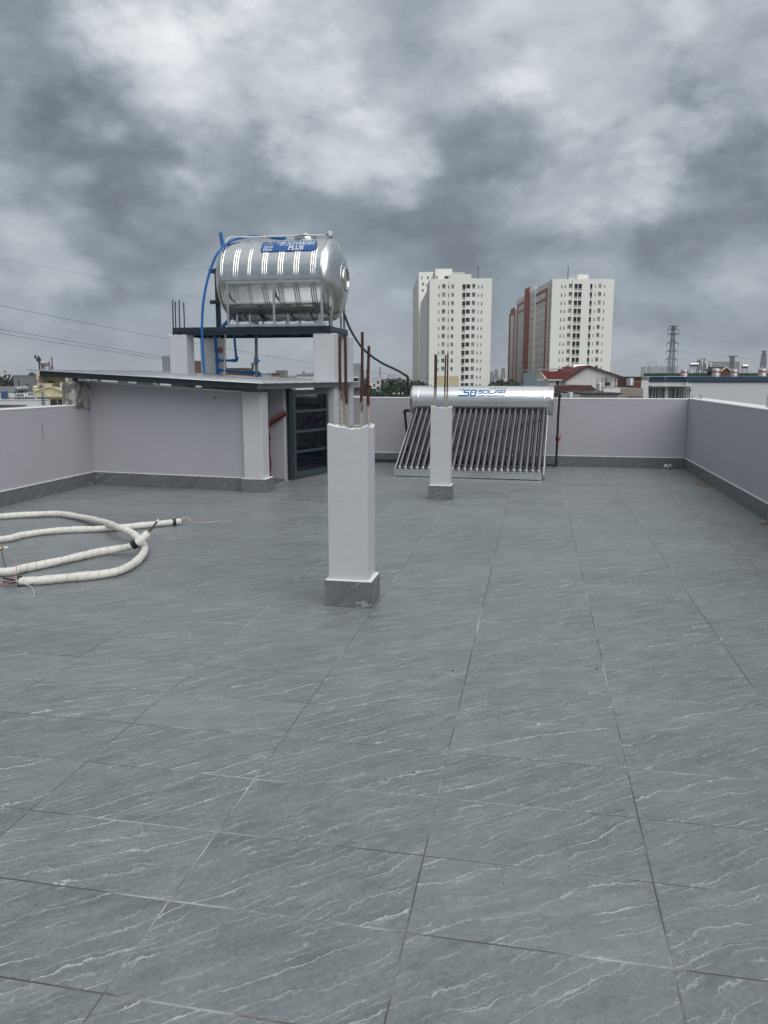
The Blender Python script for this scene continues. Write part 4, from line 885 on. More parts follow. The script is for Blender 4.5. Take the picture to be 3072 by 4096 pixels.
# floor drain strainer in the far right corner
dc = pZ(2668, 1874, 0)
dr2 = thing('drain_strainer', 'small domed wire strainer over the floor drain in the far right corner', 'drain', (dc.x, 11.56, 0))
for k in range(14):
    an = 2*PI*k/14; part('wire', MB().tube(smooth_path([(dc.x+math.cos(an)*r_, 11.56+math.sin(an)*r_, z) for r_, z in ((.052,.003),(.066,.025),(.058,.05),(.030,.066),(.008,.070))], 3), .0045, 6), 'stainless_bar', dr2)
part('ring', MB().lathe((dc.x, 11.56, 0), (0,0,1), [(.001,.062),(.008,.062),(.008,.05),(.001,.05)], 24), 'stainless_bar', dr2)
part('cap', MB().lathe((dc.x, 11.56, .062), (0,0,1), [(0,.022),(.008,.022),(.012,.01)], 16), 'stainless_bar', dr2)

# rust stains and crumbs on the floor
def blotch(px, py, pts, m, nm, label, cat):
    c = pZ(px, py, 0.0); mb = MB().add([(c.x+x, c.y+y, .0009) for x, y in pts], [tuple(range(len(pts)))])
    single(nm, mb, m, label, cat, (c.x, c.y, 0), smooth=False)
def irregular(rx, ry, n=26, rot=0):
    out = []
    for k in range(n):
        a = 2*PI*k/n; r_ = 1+random.uniform(-.22, .22); x, y = rx*r_*math.cos(a), ry*r_*math.sin(a); out.append((x*math.cos(rot)-y*math.sin(rot), x*math.sin(rot)+y*math.cos(rot)))
    return out
blotch(2808, 1941, irregular(.055, .20, rot=.15), 'rust_stain', 'rust_stain', 'brown rust stain on the floor tiles near the right wall', 'stain')
blotch(3060, 2096, irregular(.05, .07), 'rust_stain', 'rust_stain', 'small rust stain on the floor at the right edge of the photo', 'stain')
for (px, py, s, m) in ((1978,2620,.007,'debris_dark'),(2100,2627,.007,'debris_dark'),(2154,2898,.010,'debris_light'),(2883,2561,.010,'debris_light'),(2387,2675,.009,'debris_dark'),(1811,2684,.009,'debris_dark'),(2764,2583,.006,'debris_dark'),(2015,3533,.0035,'debris_dark'),(762,2128,.010,'debris_light'),(2627,2405,.008,'debris_dark'),(2500,2330,.008,'debris_dark'),(2277,1972,.010,'debris_dark'),(633,3660,.003,'debris_light'),(384,1955,.008,'debris_dark')):
    s *= .6; c = pZ(px, py); single('debris_crumb', MB().lathe(c, (0,0,1), [(0,s*.8),(s*.3,s),(s*.7,s*.6),(s*.9,s*.1)], 7), m, 'tiny %s crumb lying on the floor tiles' % ('dark' if 'dark' in m else 'pale'), 'debris', tuple(c), group='%s crumbs on the terrace floor' % m)

# ------------------------------------------------------------------ wrapped pipe bundles on the floor
def wrapped(parent, pts, r, n=10, name='pipe_wrap'):
    P = smooth_path(pts, n); L = [0]
    for i in range(1, len(P)): L.append(L[-1]+(P[i]-P[i-1]).length)
    # resample finely with small overlaps of the tape
    N_ = int(L[-1]/.011); pts2 = []; R = []
    j = 0
    for i in range(N_+1):
        s = L[-1]*i/N_
        while j < len(L)-2 and L[j+1] < s: j += 1
        f = (s-L[j])/max(L[j+1]-L[j], 1e-6); pts2.append(P[j].lerp(P[j+1], min(f, 1)))
    mb = MB(); t0_ = (pts2[1]-pts2[0]).normalized(); a = t0_.orthogonal().normalized(); vs = []; nn_ = 16
    fz = random.random()*9
    for i, p in enumerate(pts2):
        t_ = (pts2[min(i+1, N_)]-pts2[max(i-1, 0)]).normalized(); a = (a-t_*a.dot(t_)).normalized(); b = t_.cross(a); s = L[-1]*i/N_
        for k in range(nn_):
            an = 2*PI*k/nn_; ph = (s/.062+k/nn_) % 1.0
            rr = r*(1+.07*ph+.05*math.sin(s*31+fz)*math.sin(s*5.3)+.04*math.sin(s*13+an*2+fz)+.03*math.sin(s*71+an*3)*max(0, math.sin(s*4.1+fz))+random.uniform(-.02, .02))
            vs.append(p+(a*math.cos(an)+b*math.sin(an))*rr)
    mb.add(vs, [(i*nn_+k, i*nn_+(k+1)%nn_, (i+1)*nn_+(k+1)%nn_, (i+1)*nn_+k) for i in range(N_) for k in range(nn_)]+[tuple(range(nn_-1,-1,-1)), tuple(range(N_*nn_, (N_+1)*nn_))])
    w_ = part(name, mb, 'insulation_wrap', parent, ang=28)
    sm2 = MB()                                   # dirty overlap seam spiralling round
    frames = []; a = t0_.orthogonal().normalized()
    for i, p in enumerate(pts2):
        t_ = (pts2[min(i+1, N_)]-pts2[max(i-1, 0)]).normalized(); a = (a-t_*a.dot(t_)).normalized(); b = t_.cross(a); s = L[-1]*i/N_
        an = -2*PI*(s/.062 % 1.0); frames.append(p+(a*math.cos(an)+b*math.sin(an))*r*1.035)
    fine = smooth_path(frames, 3); sm2.tube(fine, .0014, 4); part('wrap_seam', sm2, 'wrap_seam', w_)
    return w_
def band(parent, p, q, r): part('black_tape', MB().tube([p, Vector(p).lerp(Vector(q), .5), q], r, 16), 'black_tape', parent)
G = lambda x, y, z=.031: pZ(x, y, z)
b1 = thing('wrapped_pipe_bundle', 'white tape wrapped pipe bundle looped wide on the floor with a lifted end', 'pipe bundle', tuple(G(480, 2285, 0)), group='wrapped pipe bundles lying on the floor')
pa = [G(72,2324), G(150,2322), G(300,2308), G(400,2298), G(480,2282), G(540,2250), G(572,2215,.036), G(578,2188,.038), G(560,2160,.05), G(520,2128,.085), G(478,2112,.098), G(420,2090,.07), G(340,2072,.04), G(240,2056), G(120,2058), G(0,2066)]
offl = [Vector((-5.02, 6.0, .034)), Vector((-5.06, 5.5, .034)), Vector((-4.9, 4.95, .034)), Vector((-4.5, 4.5, .034)), Vector((-3.95, 4.34, .034))]
pc = [G(0,2288), G(100,2272), G(200,2252), G(300,2230), G(400,2207,.036), G(470,2196,.045), G(520,2186,.07), G(555,2166,.105), G(588,2136,.145)]
wrapped(b1, pa+offl+pc, .0268)
band(b1, G(70,2324), G(93,2322), .0315); 
for dy in (0, 12): part('copper_pipe', MB().tube([G(75,2322+dy*.5), G(40,2318+dy), G(15,2312+dy*1.3)], .0075, 8), 'copper_old', b1)
q0 = G(530,2182,.078); q1 = G(548,2171,.098); band(b1, q0, q1, .0325)
e0 = G(586,2138,.142); e1 = G(630,2084,.20)
part('copper_pipe', MB().tube([e0, e0.lerp(e1, .5)+Vector((.004,0,0)), e1], .0078, 8), 'copper_old', b1)
part('pipe_tip', MB().tube([e0.lerp(e1, .92), e1+(e1-e0)*.06], .009, 8), 'insulation_wrap', b1)
part('brass_fitting', MB().tube([e0.lerp(e1,-.02), e0.lerp(e1, .10)], .014, 10), 'brass', b1)
def wires(parent, lst):
    for (pts, r_, m) in lst: part('loose_wire', MB().tube(smooth_path(pts, 6), r_, 6), m, parent)
wires(b1, [([G(60,2325,.04), G(100,2335,.02), G(128,2352,.006), G(136,2372,.006), G(134,2388,.006)], .0026, 'wire_white'),
           ([G(60,2322,.04), G(66,2270,.09), G(52,2240,.13), G(25,2230,.14)], .0026, 'wire_pink'),
           ([G(60,2328,.03), G(30,2342,.006), G(0,2340,.006), G(20,2332,.03), G(58,2326,.04)], .0026, 'wire_pink'),
           ([G(60,2326,.03), G(30,2330,.012), G(-10,2336,.006)], .0026, 'wire_pink')])
b2 = thing('wrapped_pipe_bundle', 'straighter white wrapped pipe bundle passing under the loop with a black taped end', 'pipe bundle', tuple(G(600, 2100, 0)), group='wrapped pipe bundles lying on the floor')
pb = [G(722,2086), G(650,2093), G(560,2102), G(480,2110), G(380,2116), G(280,2119), G(170,2128), G(90,2140), G(0,2158)]
offb = [Vector((-4.55, 5.05, .034)), Vector((-4.75, 4.75, .034)), Vector((-4.62, 4.55, .05)), Vector((-4.3, 4.72, .07)), G(-60, 2200, .09)]
wrapped(b2, pb+offb, .0255)
band(b2, G(690,2089), G(703,2088), .031)
wires(b2, [([G(718,2086,.04), G(735,2064,.06), G(760,2075,.03), G(778,2090,.006), G(815,2087,.006), G(825,2076,.012)], .0024, 'wire_pink'),
           ([G(718,2086,.04), G(745,2068,.05), G(775,2088,.006), G(830,2090,.006), G(872,2083,.006), G(876,2075,.012)], .0024, 'wire_white')])
ee = G(-55, 2200, .09); ef = G(30, 2190, .10)
part('copper_pipe', MB().tube([ee, G(-10,2196,.095), G(18,2191,.1)], .008, 8), 'copper_old', b2)
part('pipe_tip', MB().tube([G(14,2192,.1), ef], .009, 8), 'insulation_wrap', b2)
part('brass_fitting', MB().tube([G(-6,2196,.095), G(8,2193,.098)], .015, 10), 'brass', b2)
wires(b2, [([G(6,2196,.09), G(14,2240,.05), G(30,2280,.01), G(70,2292,.006), G(115,2286,.006)], .003, 'black_rubber')])
# ================================================================== THE CITY BEYOND
mat('city_ground', (.10, .115, .085), .95, var=.5, vscale=.02)
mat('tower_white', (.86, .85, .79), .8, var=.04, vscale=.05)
mat('tower_shaded', (.60, .59, .55), .8, var=.05, vscale=.05)  # tower white darkened: shade on the side faces put into the colour
mat('tower_red', (.26, .066, .052), .8, var=.08, vscale=.1)
mat('tower_yellow', (.62, .54, .34), .8)
mat('window_white', (.70, .70, .68), .5)
mat('window_dark', (.030, .034, .036), .22)
mat('window_grey', (.085, .092, .098), .25)
mat('window_curtain', (.26, .25, .24), .45)
mat('window_teal', (.05, .13, .14), .3)
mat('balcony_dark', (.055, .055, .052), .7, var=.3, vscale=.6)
mat('balcony_rail', (.35, .36, .34), .6)
mat('roof_tile_red', (.155, .018, .022), .55, var=.15, vscale=2)
mat('roof_tile_brown', (.080, .036, .028), .7, var=.25, vscale=2)
mat('roof_tile_blue', (.012, .032, .070), .45, var=.15, vscale=2)
mat('stained_wall', (.66, .65, .62), .85, var=.06, vscale=1, stain=(.15, .15, .14), stain_thr=(.56, .80), stain_scale=.9)
mat('house_white', (.66, .66, .66), .8, var=.04, vscale=.6)
mat('house_lilac', (.56, .56, .60), .75, var=.03, vscale=.4)
mat('house_cream', (.60, .54, .37), .8, var=.06, vscale=1.5)
mat('house_grey', (.20, .21, .235), .8, var=.08, vscale=.6)
mat('house_tan', (.26, .235, .20), .85, var=.2, vscale=1.2, stain=(.10, .09, .085), stain_thr=(.6, .8))
mat('house_brick', (.16, .05, .04), .85, var=.2, vscale=2)
mat('house_green', (.05, .12, .085), .7)
mat('light_blue_wall', (.40, .47, .52), .7)
mat('blue_panel', (.05, .10, .22), .6)
mat('old_dark_roof', (.055, .055, .052), .9, var=.4, vscale=2)
mat('red_stripe', (.42, .03, .035), .5)
mat('pylon_steel', (.028, .032, .035), .7, 0.0)
mat('wire_dark', (.03, .033, .036), .6)
mat('far_concrete', (.26, .28, .30), .8, var=.1, vscale=.05)
mat('tank_steel', (.62, .63, .63), .28, 1.0, var=.1, vscale=2)
mat('cloth_pink', (.55, .26, .30), .9); mat('cloth_blue', (.16, .2, .36), .9); mat('cloth_white', (.62, .62, .64), .9)
mat('leaf_dark', (.016, .034, .013), .75, var=.6, vscale=.25)
mat('bark', (.06, .045, .035), .9)
def roof_houses_mat():
    m = bpy.data.materials.new('far_houses'); m.use_nodes = True; t = m.node_tree; b = t.nodes['Principled BSDF']
    g = N(t, 'ShaderNodeNewGeometry'); r = N(t, 'ShaderNodeValToRGB'); t.links.new(g.outputs['Random Per Island'], r.inputs[0]); r.color_ramp.interpolation = 'CONSTANT'
    e = r.color_ramp.elements; e[0].position = 0; e[0].color = (.60, .60, .58, 1); e[1].position = .82; e[1].color = (.22, .10, .08, 1)
    for p, c in ((.25, (.42, .42, .42)), (.42, (.56, .53, .44)), (.55, (.30, .32, .34)), (.68, (.66, .66, .66)), (.92, (.20, .24, .30))): q = e.new(p); q.color = (*c, 1)
    t.links.new(r.outputs[0], b.inputs['Base Color']); b.inputs['Roughness'].default_value = .8; MATS['far_houses'] = m
roof_houses_mat()
structure('ground', MB().add([(-16000,-6000,GROUND),(16000,-6000,GROUND),(16000,20000,GROUND),(-16000,20000,GROUND)], [(0,1,2,3)]), 'city_ground')
structure('building_body', MB().box(XL-.15, XR+.2, -3.19, YB+.14, GROUND, -.36), 'house_white')

def site(name, label, cat, D, l, group=None):
    p = FW*D+RT*l; return thing(name, label, cat, (p.x, p.y, GROUND), YAW, group)
def lp(name, mb, m, parent, smooth=False, ang=35):
    mb.v = [(x, y, z-GROUND) for (x, y, z) in mb.v]
    o = bpy.data.objects.new(name, mb.mesh(name, m, (0,0,0), smooth, ang)); col.objects.link(o); o.parent = parent; return o
def lt(px, D, py=1500): return lat(px, py, D)
def zz(py, D, px=1536): return zat(px, py, D)

WM = {}
def window_meshes(kind, w, h):
    key = (kind, round(w, 2), round(h, 2))
    if key in WM: return WM[key]
    f = MB(); f_ = .07; d0, d1 = -.02, .06
    f.box(-w/2, w/2, d0, d1, 0, f_); f.box(-w/2, w/2, d0, d1, h-f_, h); f.box(-w/2, -w/2+f_, d0, d1, f_, h-f_); f.box(w/2-f_, w/2, d0, d1, f_, h-f_)
    if kind == 'wide':
        f.box(-.035, .035, d0, d1, f_, h-f_); f.box(-w/2+f_, w/2-f_, d0-.003, d1, h*.20, h*.20+.09)
    elif kind == 'small':
        f.box(-w/2+f_, w/2-f_, d0-.003, d1, h*.62, h*.62+.13)
    elif kind == 'tall':
        f = MB(); f.box(-w/2, w/2, -.05, .02, 0, h*.34); 
        for k in range(5): x = -w/2+w*(k+.5)/5; f.box(x-.02, x+.02, -.06, -.052, 0, h*.34)
    elif kind == 'open':
        f = MB(); f.box(-w/2, w/2, -.03, .03, 0, .10); f.box(w*.12, w*.12+.05, .02, .06, .10, h)
    elif kind == 'side':
        f = MB(); f.box(-w/2, w/2, -.02, .05, 0, .06); f.box(-.03, .03, -.02, .05, .06, h)
    fm = f.mesh('window', {'tall': 'balcony_rail', 'open': 'balcony_rail'}.get(kind, 'window_white'), smooth=False)
    pn = MB().box(-w/2+.01, w/2-.01, .065 if kind not in ('tall', 'open') else .9, .10 if kind not in ('tall', 'open') else .95, .02, h-.02)
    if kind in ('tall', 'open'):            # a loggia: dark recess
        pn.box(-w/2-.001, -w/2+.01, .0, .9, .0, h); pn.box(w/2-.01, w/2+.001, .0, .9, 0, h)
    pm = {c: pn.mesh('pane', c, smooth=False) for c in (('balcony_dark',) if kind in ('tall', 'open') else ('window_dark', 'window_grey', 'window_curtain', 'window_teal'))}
    WM[key] = (fm, pm); return WM[key]
def facade(parent, origin, axis, W, z0, z1, ops, m, name='wall', depth=.25, panes=True):
    """wall with real openings; axis 'x': faces the viewer (-y), 'y': faces left (-x). ops: (u0,u1,z0,z1,kind)"""
    ox, oy = origin
    def P(u, w, z): return (ox+u, oy+w, z) if axis == 'x' else (ox+w, oy+u, z)
    us = sorted({0, W, *[o[0] for o in ops], *[o[1] for o in ops]}); mb = MB()
    for a, b in zip(us[:-1], us[1:]):
        mid = (a+b)/2; hol = sorted([(o[2], o[3]) for o in ops if o[0] <= mid <= o[1]]); z = z0
        for (h0_, h1_) in hol+[(z1, None)]:
            if h0_ > z+1e-4:
                q = [P(a,0,z), P(b,0,z), P(b,0,h0_), P(a,0,h0_)]
                mb.quad(*(q if axis == 'x' else q[::-1]))
            if h1_: z = h1_
    for (a, b, c, d, k) in ops:
        q = [(a,c),(b,c),(b,d),(a,d)]
        for i in range(4):
            (u, z), (u2, z2) = q[i], q[(i+1)%4]; f = [P(u,0,z), P(u,depth,z), P(u2,depth,z2), P(u2,0,z2)]; mb.quad(*(f if axis == 'x' else f[::-1]))
    w = lp(name, mb, m, parent)
    for (a, b, c, d, k) in ops:
        fm, pm = window_meshes(k, b-a, d-c); u = (a+b)/2
        p = P(u, (.10 if axis == 'x' else -.075) if k not in ('tall', 'open') else .07, c)
        o = inst('window', fm, parent, (p[0], p[1], p[2]-GROUND), 0 if axis == 'x' else -PI/2)
        ks = list(pm); wts = {'window_dark': 5, 'window_grey': 4, 'window_curtain': 3, 'window_teal': .4, 'balcony_dark': 1}
        inst('pane', pm[random.choices(ks, [wts[x] for x in ks])[0]], o, (0, 0, 0))
    return w

# ---- cream-white apartment tower on the left
D = 300.0
T1 = site('apartment_tower', 'cream white apartment tower on the left, with a taller core and no red panels', 'tower', D, lt(1719, D, 1116))
S = .3014*D/3217                      # metres per enlarged-photo pixel
W1 = (1222-395)*S
zt0 = zz(1030+352*.3014, D, 1800); fh = (zz(1030+352*.3014, D, 1800)-zz(1030+1448*.3014, D, 1800))/10
ztop = zz(1116, D, 1740)
ops = []
for rI in range(14):
    zt = zt0-rI*fh
    for (a, b, h, dz, k) in ((512,530,1.28,.42,'small'),(560,605,1.68,.0,'wide'),(638,655,1.28,.42,'small'),(683,718,1.55,.15,'wide'),(830,872,2.52,.1,'tall'),(882,933,1.58,.1,'open'),(958,1002,1.68,.0,'wide'),(1035,1053,1.25,.42,'small'),(1080,1100,1.25,.42,'small')):
        if rI > 10 and a < 720: continue
        ops.append(((a-395)*S, (b-395)*S, zt-dz-h, zt-dz, k))
facade(T1, (0, 0), 'x', W1, GROUND, ztop-.01, ops, 'tower_white')
us = (665-395)*S
lp('seam_rib', MB().box(us-.12, us+.12, -.22, -.002, zz(1030+1700*.3014, D, 1800), ztop-.3), 'tower_white', T1)
yb0 = (480-395)*S; lp('yellow_panel', MB().box(yb0, (800-395)*S, -.05, -.002, GROUND, zz(1030+1572*.3014, D, 1800)), 'tower_yellow', T1)
lp('raised_parapet', MB().box(us, (945-395)*S, .0, 9, ztop, zz(1096, D, 1840)), 'tower_white', T1)
lp('right_parapet', MB().box((945-395)*S+.01, W1, .0, 9, ztop, ztop+.25), 'tower_white', T1)
lp('roof', MB().box(.01, W1-.01, .02, 20, ztop-.3, ztop-.012), 'tower_shaded', T1)
lp('right_wall', MB().box(W1-.012, W1-.002, .02, 20, GROUND, ztop-.02), 'tower_shaded', T1)
ops = [(3+k*5.5, 5.2+k*5.5, zt0-rI*fh-1.7, zt0-rI*fh, 'wide') for rI in range(14) for k in range(3)]
facade(T1, (0, .0), 'y', 20, GROUND, ztop-.01, ops, 'tower_shaded', name='side_wall')
# middle block and rear wing behind it
ops = [(5+k*7, 7.4+k*7, zt0-rI*fh-1.7, zt0-rI*fh, 'wide') for rI in range(12) for k in range(2)]
facade(T1, (1.1, 21.0), 'y', 76, GROUND, ztop-.02, ops, 'tower_shaded', name='side_wall')
lp('middle_block', MB().box(1.2, W1-1, 21, 97, GROUND, ztop-.03), 'tower_shaded', T1)
Dr = 400; zr = zz(1030+192*.3014, Dr, 1700)
x0 = lt(1672, Dr)-lt(1719, D, 1116); x1 = lt(1742, Dr)-lt(1719, D, 1116)
ops = []
for i, (a, b, c, d, k) in enumerate(((270,288,248,290,'small'),(345,372,248,290,'wide'),(398,412,260,282,'small'),(280,308,335,376,'wide'),(326,340,348,376,'small'),(280,308,420,460,'wide'))):
    ops.append((lt(1600+a*.3014, Dr)-lt(1672, Dr), lt(1600+b*.3014, Dr)-lt(1672, Dr), zz(1030+d*.3014, Dr, 1700), zz(1030+c*.3014, Dr, 1700), k))
facade(T1, (x0, 100), 'x', x1-x0, GROUND, zr-.01, ops, 'tower_white', name='rear_wing_wall')
lp('rear_wing', MB().box(x0+.01, x1+14, 100.4, 124, GROUND, zr-.02), 'tower_shaded', T1)
lp('rear_wing_side', MB().box(x0-1.0, x0, 104, 150, GROUND, zr-3), 'tower_shaded', T1)
Dc = 330; x0 = lt(1737, Dc)-lt(1719, D, 1116); x1 = lt(1802, Dc)-lt(1719, D, 1116); zc_ = zz(1075, Dc, 1770)
cops = [((lt(1600+a*.3014, Dc)-lt(1737, Dc)), (lt(1600+b*.3014, Dc)-lt(1737, Dc)), zz(1030+283*.3014, Dc, 1770), zz(1030+246*.3014, Dc, 1770), k) for a, b, k in ((462,488,'wide'),(572,656,'open'))]
facade(T1, (x0, 30), 'x', x1-x0, ztop-.5, zc_, cops, 'tower_white', name='core_wall')
lp('core', MB().box(x0+.01, x1+.3, 31.1, 50, ztop-.5, zc_-.01), 'tower_shaded', T1)
lp('roof_mast', MB().tube([(x1+9.5, 20, ztop-.2), (x1+9.5, 20, zz(1064, D+20, 1844))], .14, 6), 'pylon_steel', T1)
xk = lt(1676, 408)-lt(1719, D, 1116); lp('roof_tank_rack', MB().box(xk, xk+2.2, 108, 109, zr-.1, zr+1.2), 'tower_red', T1)

# ---- white and red apartment block on the right
T2 = site('apartment_tower', 'white apartment tower on the right with red vertical panels along its side', 'tower', D, lt(2210, D, 1116))
S = .3315*D/3217; W2 = (1385-637)*S; ztop = zz(1050+199*.3315, D, 2300)
zt0 = zz(1050+255*.3315, D, 2300); fh = (zt0-zz(1050+1145*.3315, D, 2300))/9
ops = []
for rI in range(13):
    zt = zt0-rI*fh
    for (a, b, h, dz, k) in ((745,763,1.28,.48,'small'),(788,805,1.28,.48,'small'),(838,878,1.65,.0,'wide'),(905,945,2.5,.05,'tall'),(953,995,2.5,.05,'tall'),(1095,1122,2.5,.05,'tall'),(1150,1166,1.25,.4,'small'),(1195,1232,1.65,.0,'wide'),(1262,1278,1.25,.4,'small')):
        ops.append(((a-637)*S, (b-637)*S, zt-dz-h, zt-dz, k))
facade(T2, (0, 0), 'x', W2, GROUND, ztop-.01, ops, 'tower_white')
us = (885-637)*S; lp('seam_rib', MB().box(us-.12, us+.12, -.3, -.002, GROUND, ztop+1.0), 'tower_white', T2)
ops = []
for rI in range(13):
    zt = zt0-rI*fh
    ops.append((2.0, 5.2, zt-2.4, zt+.1, 'side'))
    for k in range(4): ops.append((12.5+k*4.3, 14.3+k*4.3, zt-1.75-.2*(k % 2), zt, 'side'))
    for k in range(4): ops.append((34.3+k*2.6, 35.5+k*2.6, zt-1.75-.5*(k == 3), zt, 'side'))
    for k in range(4): ops.append((57.8+k*3.8, 59.5+k*3.8, zt-1.75, zt, 'side'))
facade(T2, (0, 0), 'y', 79.0, GROUND, ztop-.01, ops, 'tower_shaded', name='side_wall')
lp('roof', MB().box(.01, W2-.01, .02, 79, ztop-.3, ztop-.012), 'tower_shaded', T2)
lp('right_wall', MB().box(W2-.012, W2-.002, .02, 79, GROUND, ztop-.02), 'tower_shaded', T2)
def red(y0, y1, z0, z1, out=.22): lp('red_panel', MB().box(-out, -.002, y0, y1, z0, z1), 'tower_red', T2)
red(8.0, 10.4, GROUND, ztop-2.3); red(10.5, 30.5, ztop-3.2, ztop-2.3, .2); red(10.5, 30.5, ztop-6.6, ztop-5.9, .2)
lp('step_fin', MB().box(-.35, -.002, 31, 32.4, GROUND, ztop+.9), 'tower_white', T2)
red(45, 55.5, GROUND, ztop+2.2, .5)
red(73.5, 75.5, GROUND, ztop-2.5); red(56, 73.4, ztop-3.4, ztop-2.6, .2); red(56, 73.4, ztop-6.6, ztop-6.0, .2)
zl = zz(1050+552*.3315, 385, 2060)
lp('rear_block', MB().box(-.6, W2-4, 80, 96, GROUND, zl-1), 'tower_shaded', T2)
lp('red_panel', MB().box(-.75, -.602, 80, 82, GROUND, zl), 'tower_red', T2); lp('red_panel', MB().box(-.75, -.602, 92, 96, GROUND, zl-2), 'tower_red', T2); lp('red_panel', MB().box(-.75, -.602, 82.02, 91.98, zl-3.0, zl), 'tower_red', T2)
for (a, b, c, dy) in ((885,950,185,6),(968,1102,145,4),(1102,1140,168,12)):
    lp('roof_room', MB().box((a-637)*S, (b-637)*S, dy, dy+6, ztop-.01, zz(1050+c*.3315, D+dy, 2340)), 'tower_white', T2)
lp('roof_mast', MB().tube([((880-637)*S, 8, ztop), ((880-637)*S, 8, zz(1065, D+8, 2292))], .14, 6), 'pylon_steel', T2)

# ---- white house with red tiled roof
Dh = 70.0
def LX(cx): return lt(2000+cx*.3858, Dh)          # second enlargement: px = 2000 + cx*.3858, py = 1400 + cy*.3858
def LZ(cy, D_=Dh): return zz(1400+cy*.3858, D_, 2250)
rh = site('red_roof_house', 'stained white gabled house with a dark red tiled roof in front of the right tower', 'house', Dh, LX(905)); x_ = lambda cx: LX(cx)-LX(905)
gz, ez, lz = LZ(165), LZ(305), LZ(295)
m = MB(); xl, xr = x_(680), x_(1290)
m.prism([(xl, 0, GROUND), (xr, 0, GROUND), (xr, 0, LZ(292)), (0, 0, gz), (xl, 0, ez)], (0, 9, 0)); lp('gable_wall', m, 'stained_wall', rh)
def slope(nm, a, b, c, d, mt, rows=9, lift=.05):
    """tiled roof slope: a-b eave, d-c ridge; overlapping courses"""
    a, b, c, d = map(Vector, (a, b, c, d)); mb = MB(); nrm = (b-a).cross(d-a).normalized()
    if nrm.z < 0: nrm = -nrm
    for i in range(rows):
        t0_, t1_ = i/rows, (i+1.12)/rows; t1_ = min(t1_, 1)
        p = [a.lerp(d, t0_)+nrm*lift, b.lerp(c, t0_)+nrm*lift, b.lerp(c, t1_), a.lerp(d, t1_)]
        mb.quad(*p); mb.quad(p[0]-nrm*lift, p[1]-nrm*lift, p[1], p[0])
    return lp(nm, mb, mt, rh if mt == 'roof_tile_red' else cur_thing)
cur_thing = rh
slope('roof_slope', (xl-.15, -.25, ez-.05), (xl-.15, 9, ez-.05), (0, 9, gz+.06), (0, -.25, gz+.06), 'roof_tile_red', 10)
slope('roof_slope', (xr+.2, 9, LZ(292)-.02), (xr+.2, -.25, LZ(292)-.02), (0, -.25, gz+.05), (0, 9, gz+.05), 'roof_tile_red', 10)
m = MB(); m.bar((xl-.15, -.27, ez-.12), (0, -.27, gz), .05, .14); m.bar((xr+.25, -.27, LZ(292)-.08), (0, -.27, gz), .05, .12); lp('barge_board', m, 'roof_tile_brown', rh)
xw = x_(512)
m = MB(); m.box(xw, xl-.01, .6, 5.0, GROUND, ez-.1); lp('wing_wall', m, 'house_white', rh)
slope('wing_roof', (xw-.15, .25, LZ(303)), (xl+.2, .25, LZ(303)), (xl+1.6, 2.8, LZ(216)), (xw-.25, 2.8, LZ(216)), 'roof_tile_red', 9)
m = MB(); m.box(xw-.1, xl, .27, .33, LZ(318), LZ(303)); lp('wing_fascia', m, 'house_white', rh)
m = MB(); m.prism([(xw-.28, .2, LZ(300)), (xw-.28, 2.8, LZ(218)), (xw-.28, 5.4, LZ(300))], (.12, 0, 0)); lp('wing_gable', m, 'house_cream', rh)
for (a, b, c, d, mt) in ((600,628,320,376,'balcony_dark'),(530,598,330,376,'house_white'),(706,822,363,376,'balcony_dark')):
    lp('wall_opening' if mt == 'balcony_dark' else 'wall_panel', MB().box(x_(a), x_(b), .56 if a < 680 else -.03, .598 if a < 680 else -.002, LZ(d), LZ(c)), mt, rh)
lp('wall_panel', MB().box(x_(692), x_(838), -.06, -.002, LZ(360), LZ(318)), 'stained_wall', rh)
lp('window', MB().box(x_(1092), x_(1145), -.03, -.002, LZ(370), LZ(334)), 'window_dark', rh)
# pale neighbour left of it
nb_ = site('flat_roof_house', 'pale blue-grey house with a flat sheet roof left of the red roofed house', 'house', 78, lt(2172, 78)); x0 = lt(2150, 78)-lt(2172, 78); x1 = lt(2192, 78)-lt(2172, 78)
lp('wall', MB().box(x0, x1, 0, 8, GROUND, zz(1490, 78, 2170)), 'light_blue_wall', nb_); lp('wall', MB().box(x1+.01, x1+2.2, .3, 8, GROUND, zz(1488, 78, 2170)), 'house_white', nb_)
lp('sheet_roof', MB().prism([(x0-.1, -.4, zz(1480, 78, 2170)), (x1+2.6, -.4, zz(1476, 78, 2170)), (x1+2.6, -.4, zz(1473, 78, 2170)), (x0-.1, -.4, zz(1477, 78, 2170))], (0, 9, 0)), 'roof_sheet', nb_)
lp('blue_band', MB().box(x0-.01, x1, -.03, -.002, zz(1533, 78, 2170), zz(1529, 78, 2170)), 'blue_panel', nb_)
# rolled awning / tank on the red roof
tkr = site('roof_water_tank', 'small horizontal steel tank lying behind the ridge of the red roof', 'water tank', 74, lt(2318, 74)); z = zz(1470, 74, 2318)
lp('tank', MB().lathe((-.75, 0, z), (1,0,0), [(0,.05),(.03,.25),(.1,.34),(1.3,.34),(1.4,.25),(1.43,.05)], 20), 'tank_steel', tkr, True); lp('stand', MB().box(-.6, .6, -.2, .2, GROUND+11.5, z-.3), 'pylon_steel', tkr)
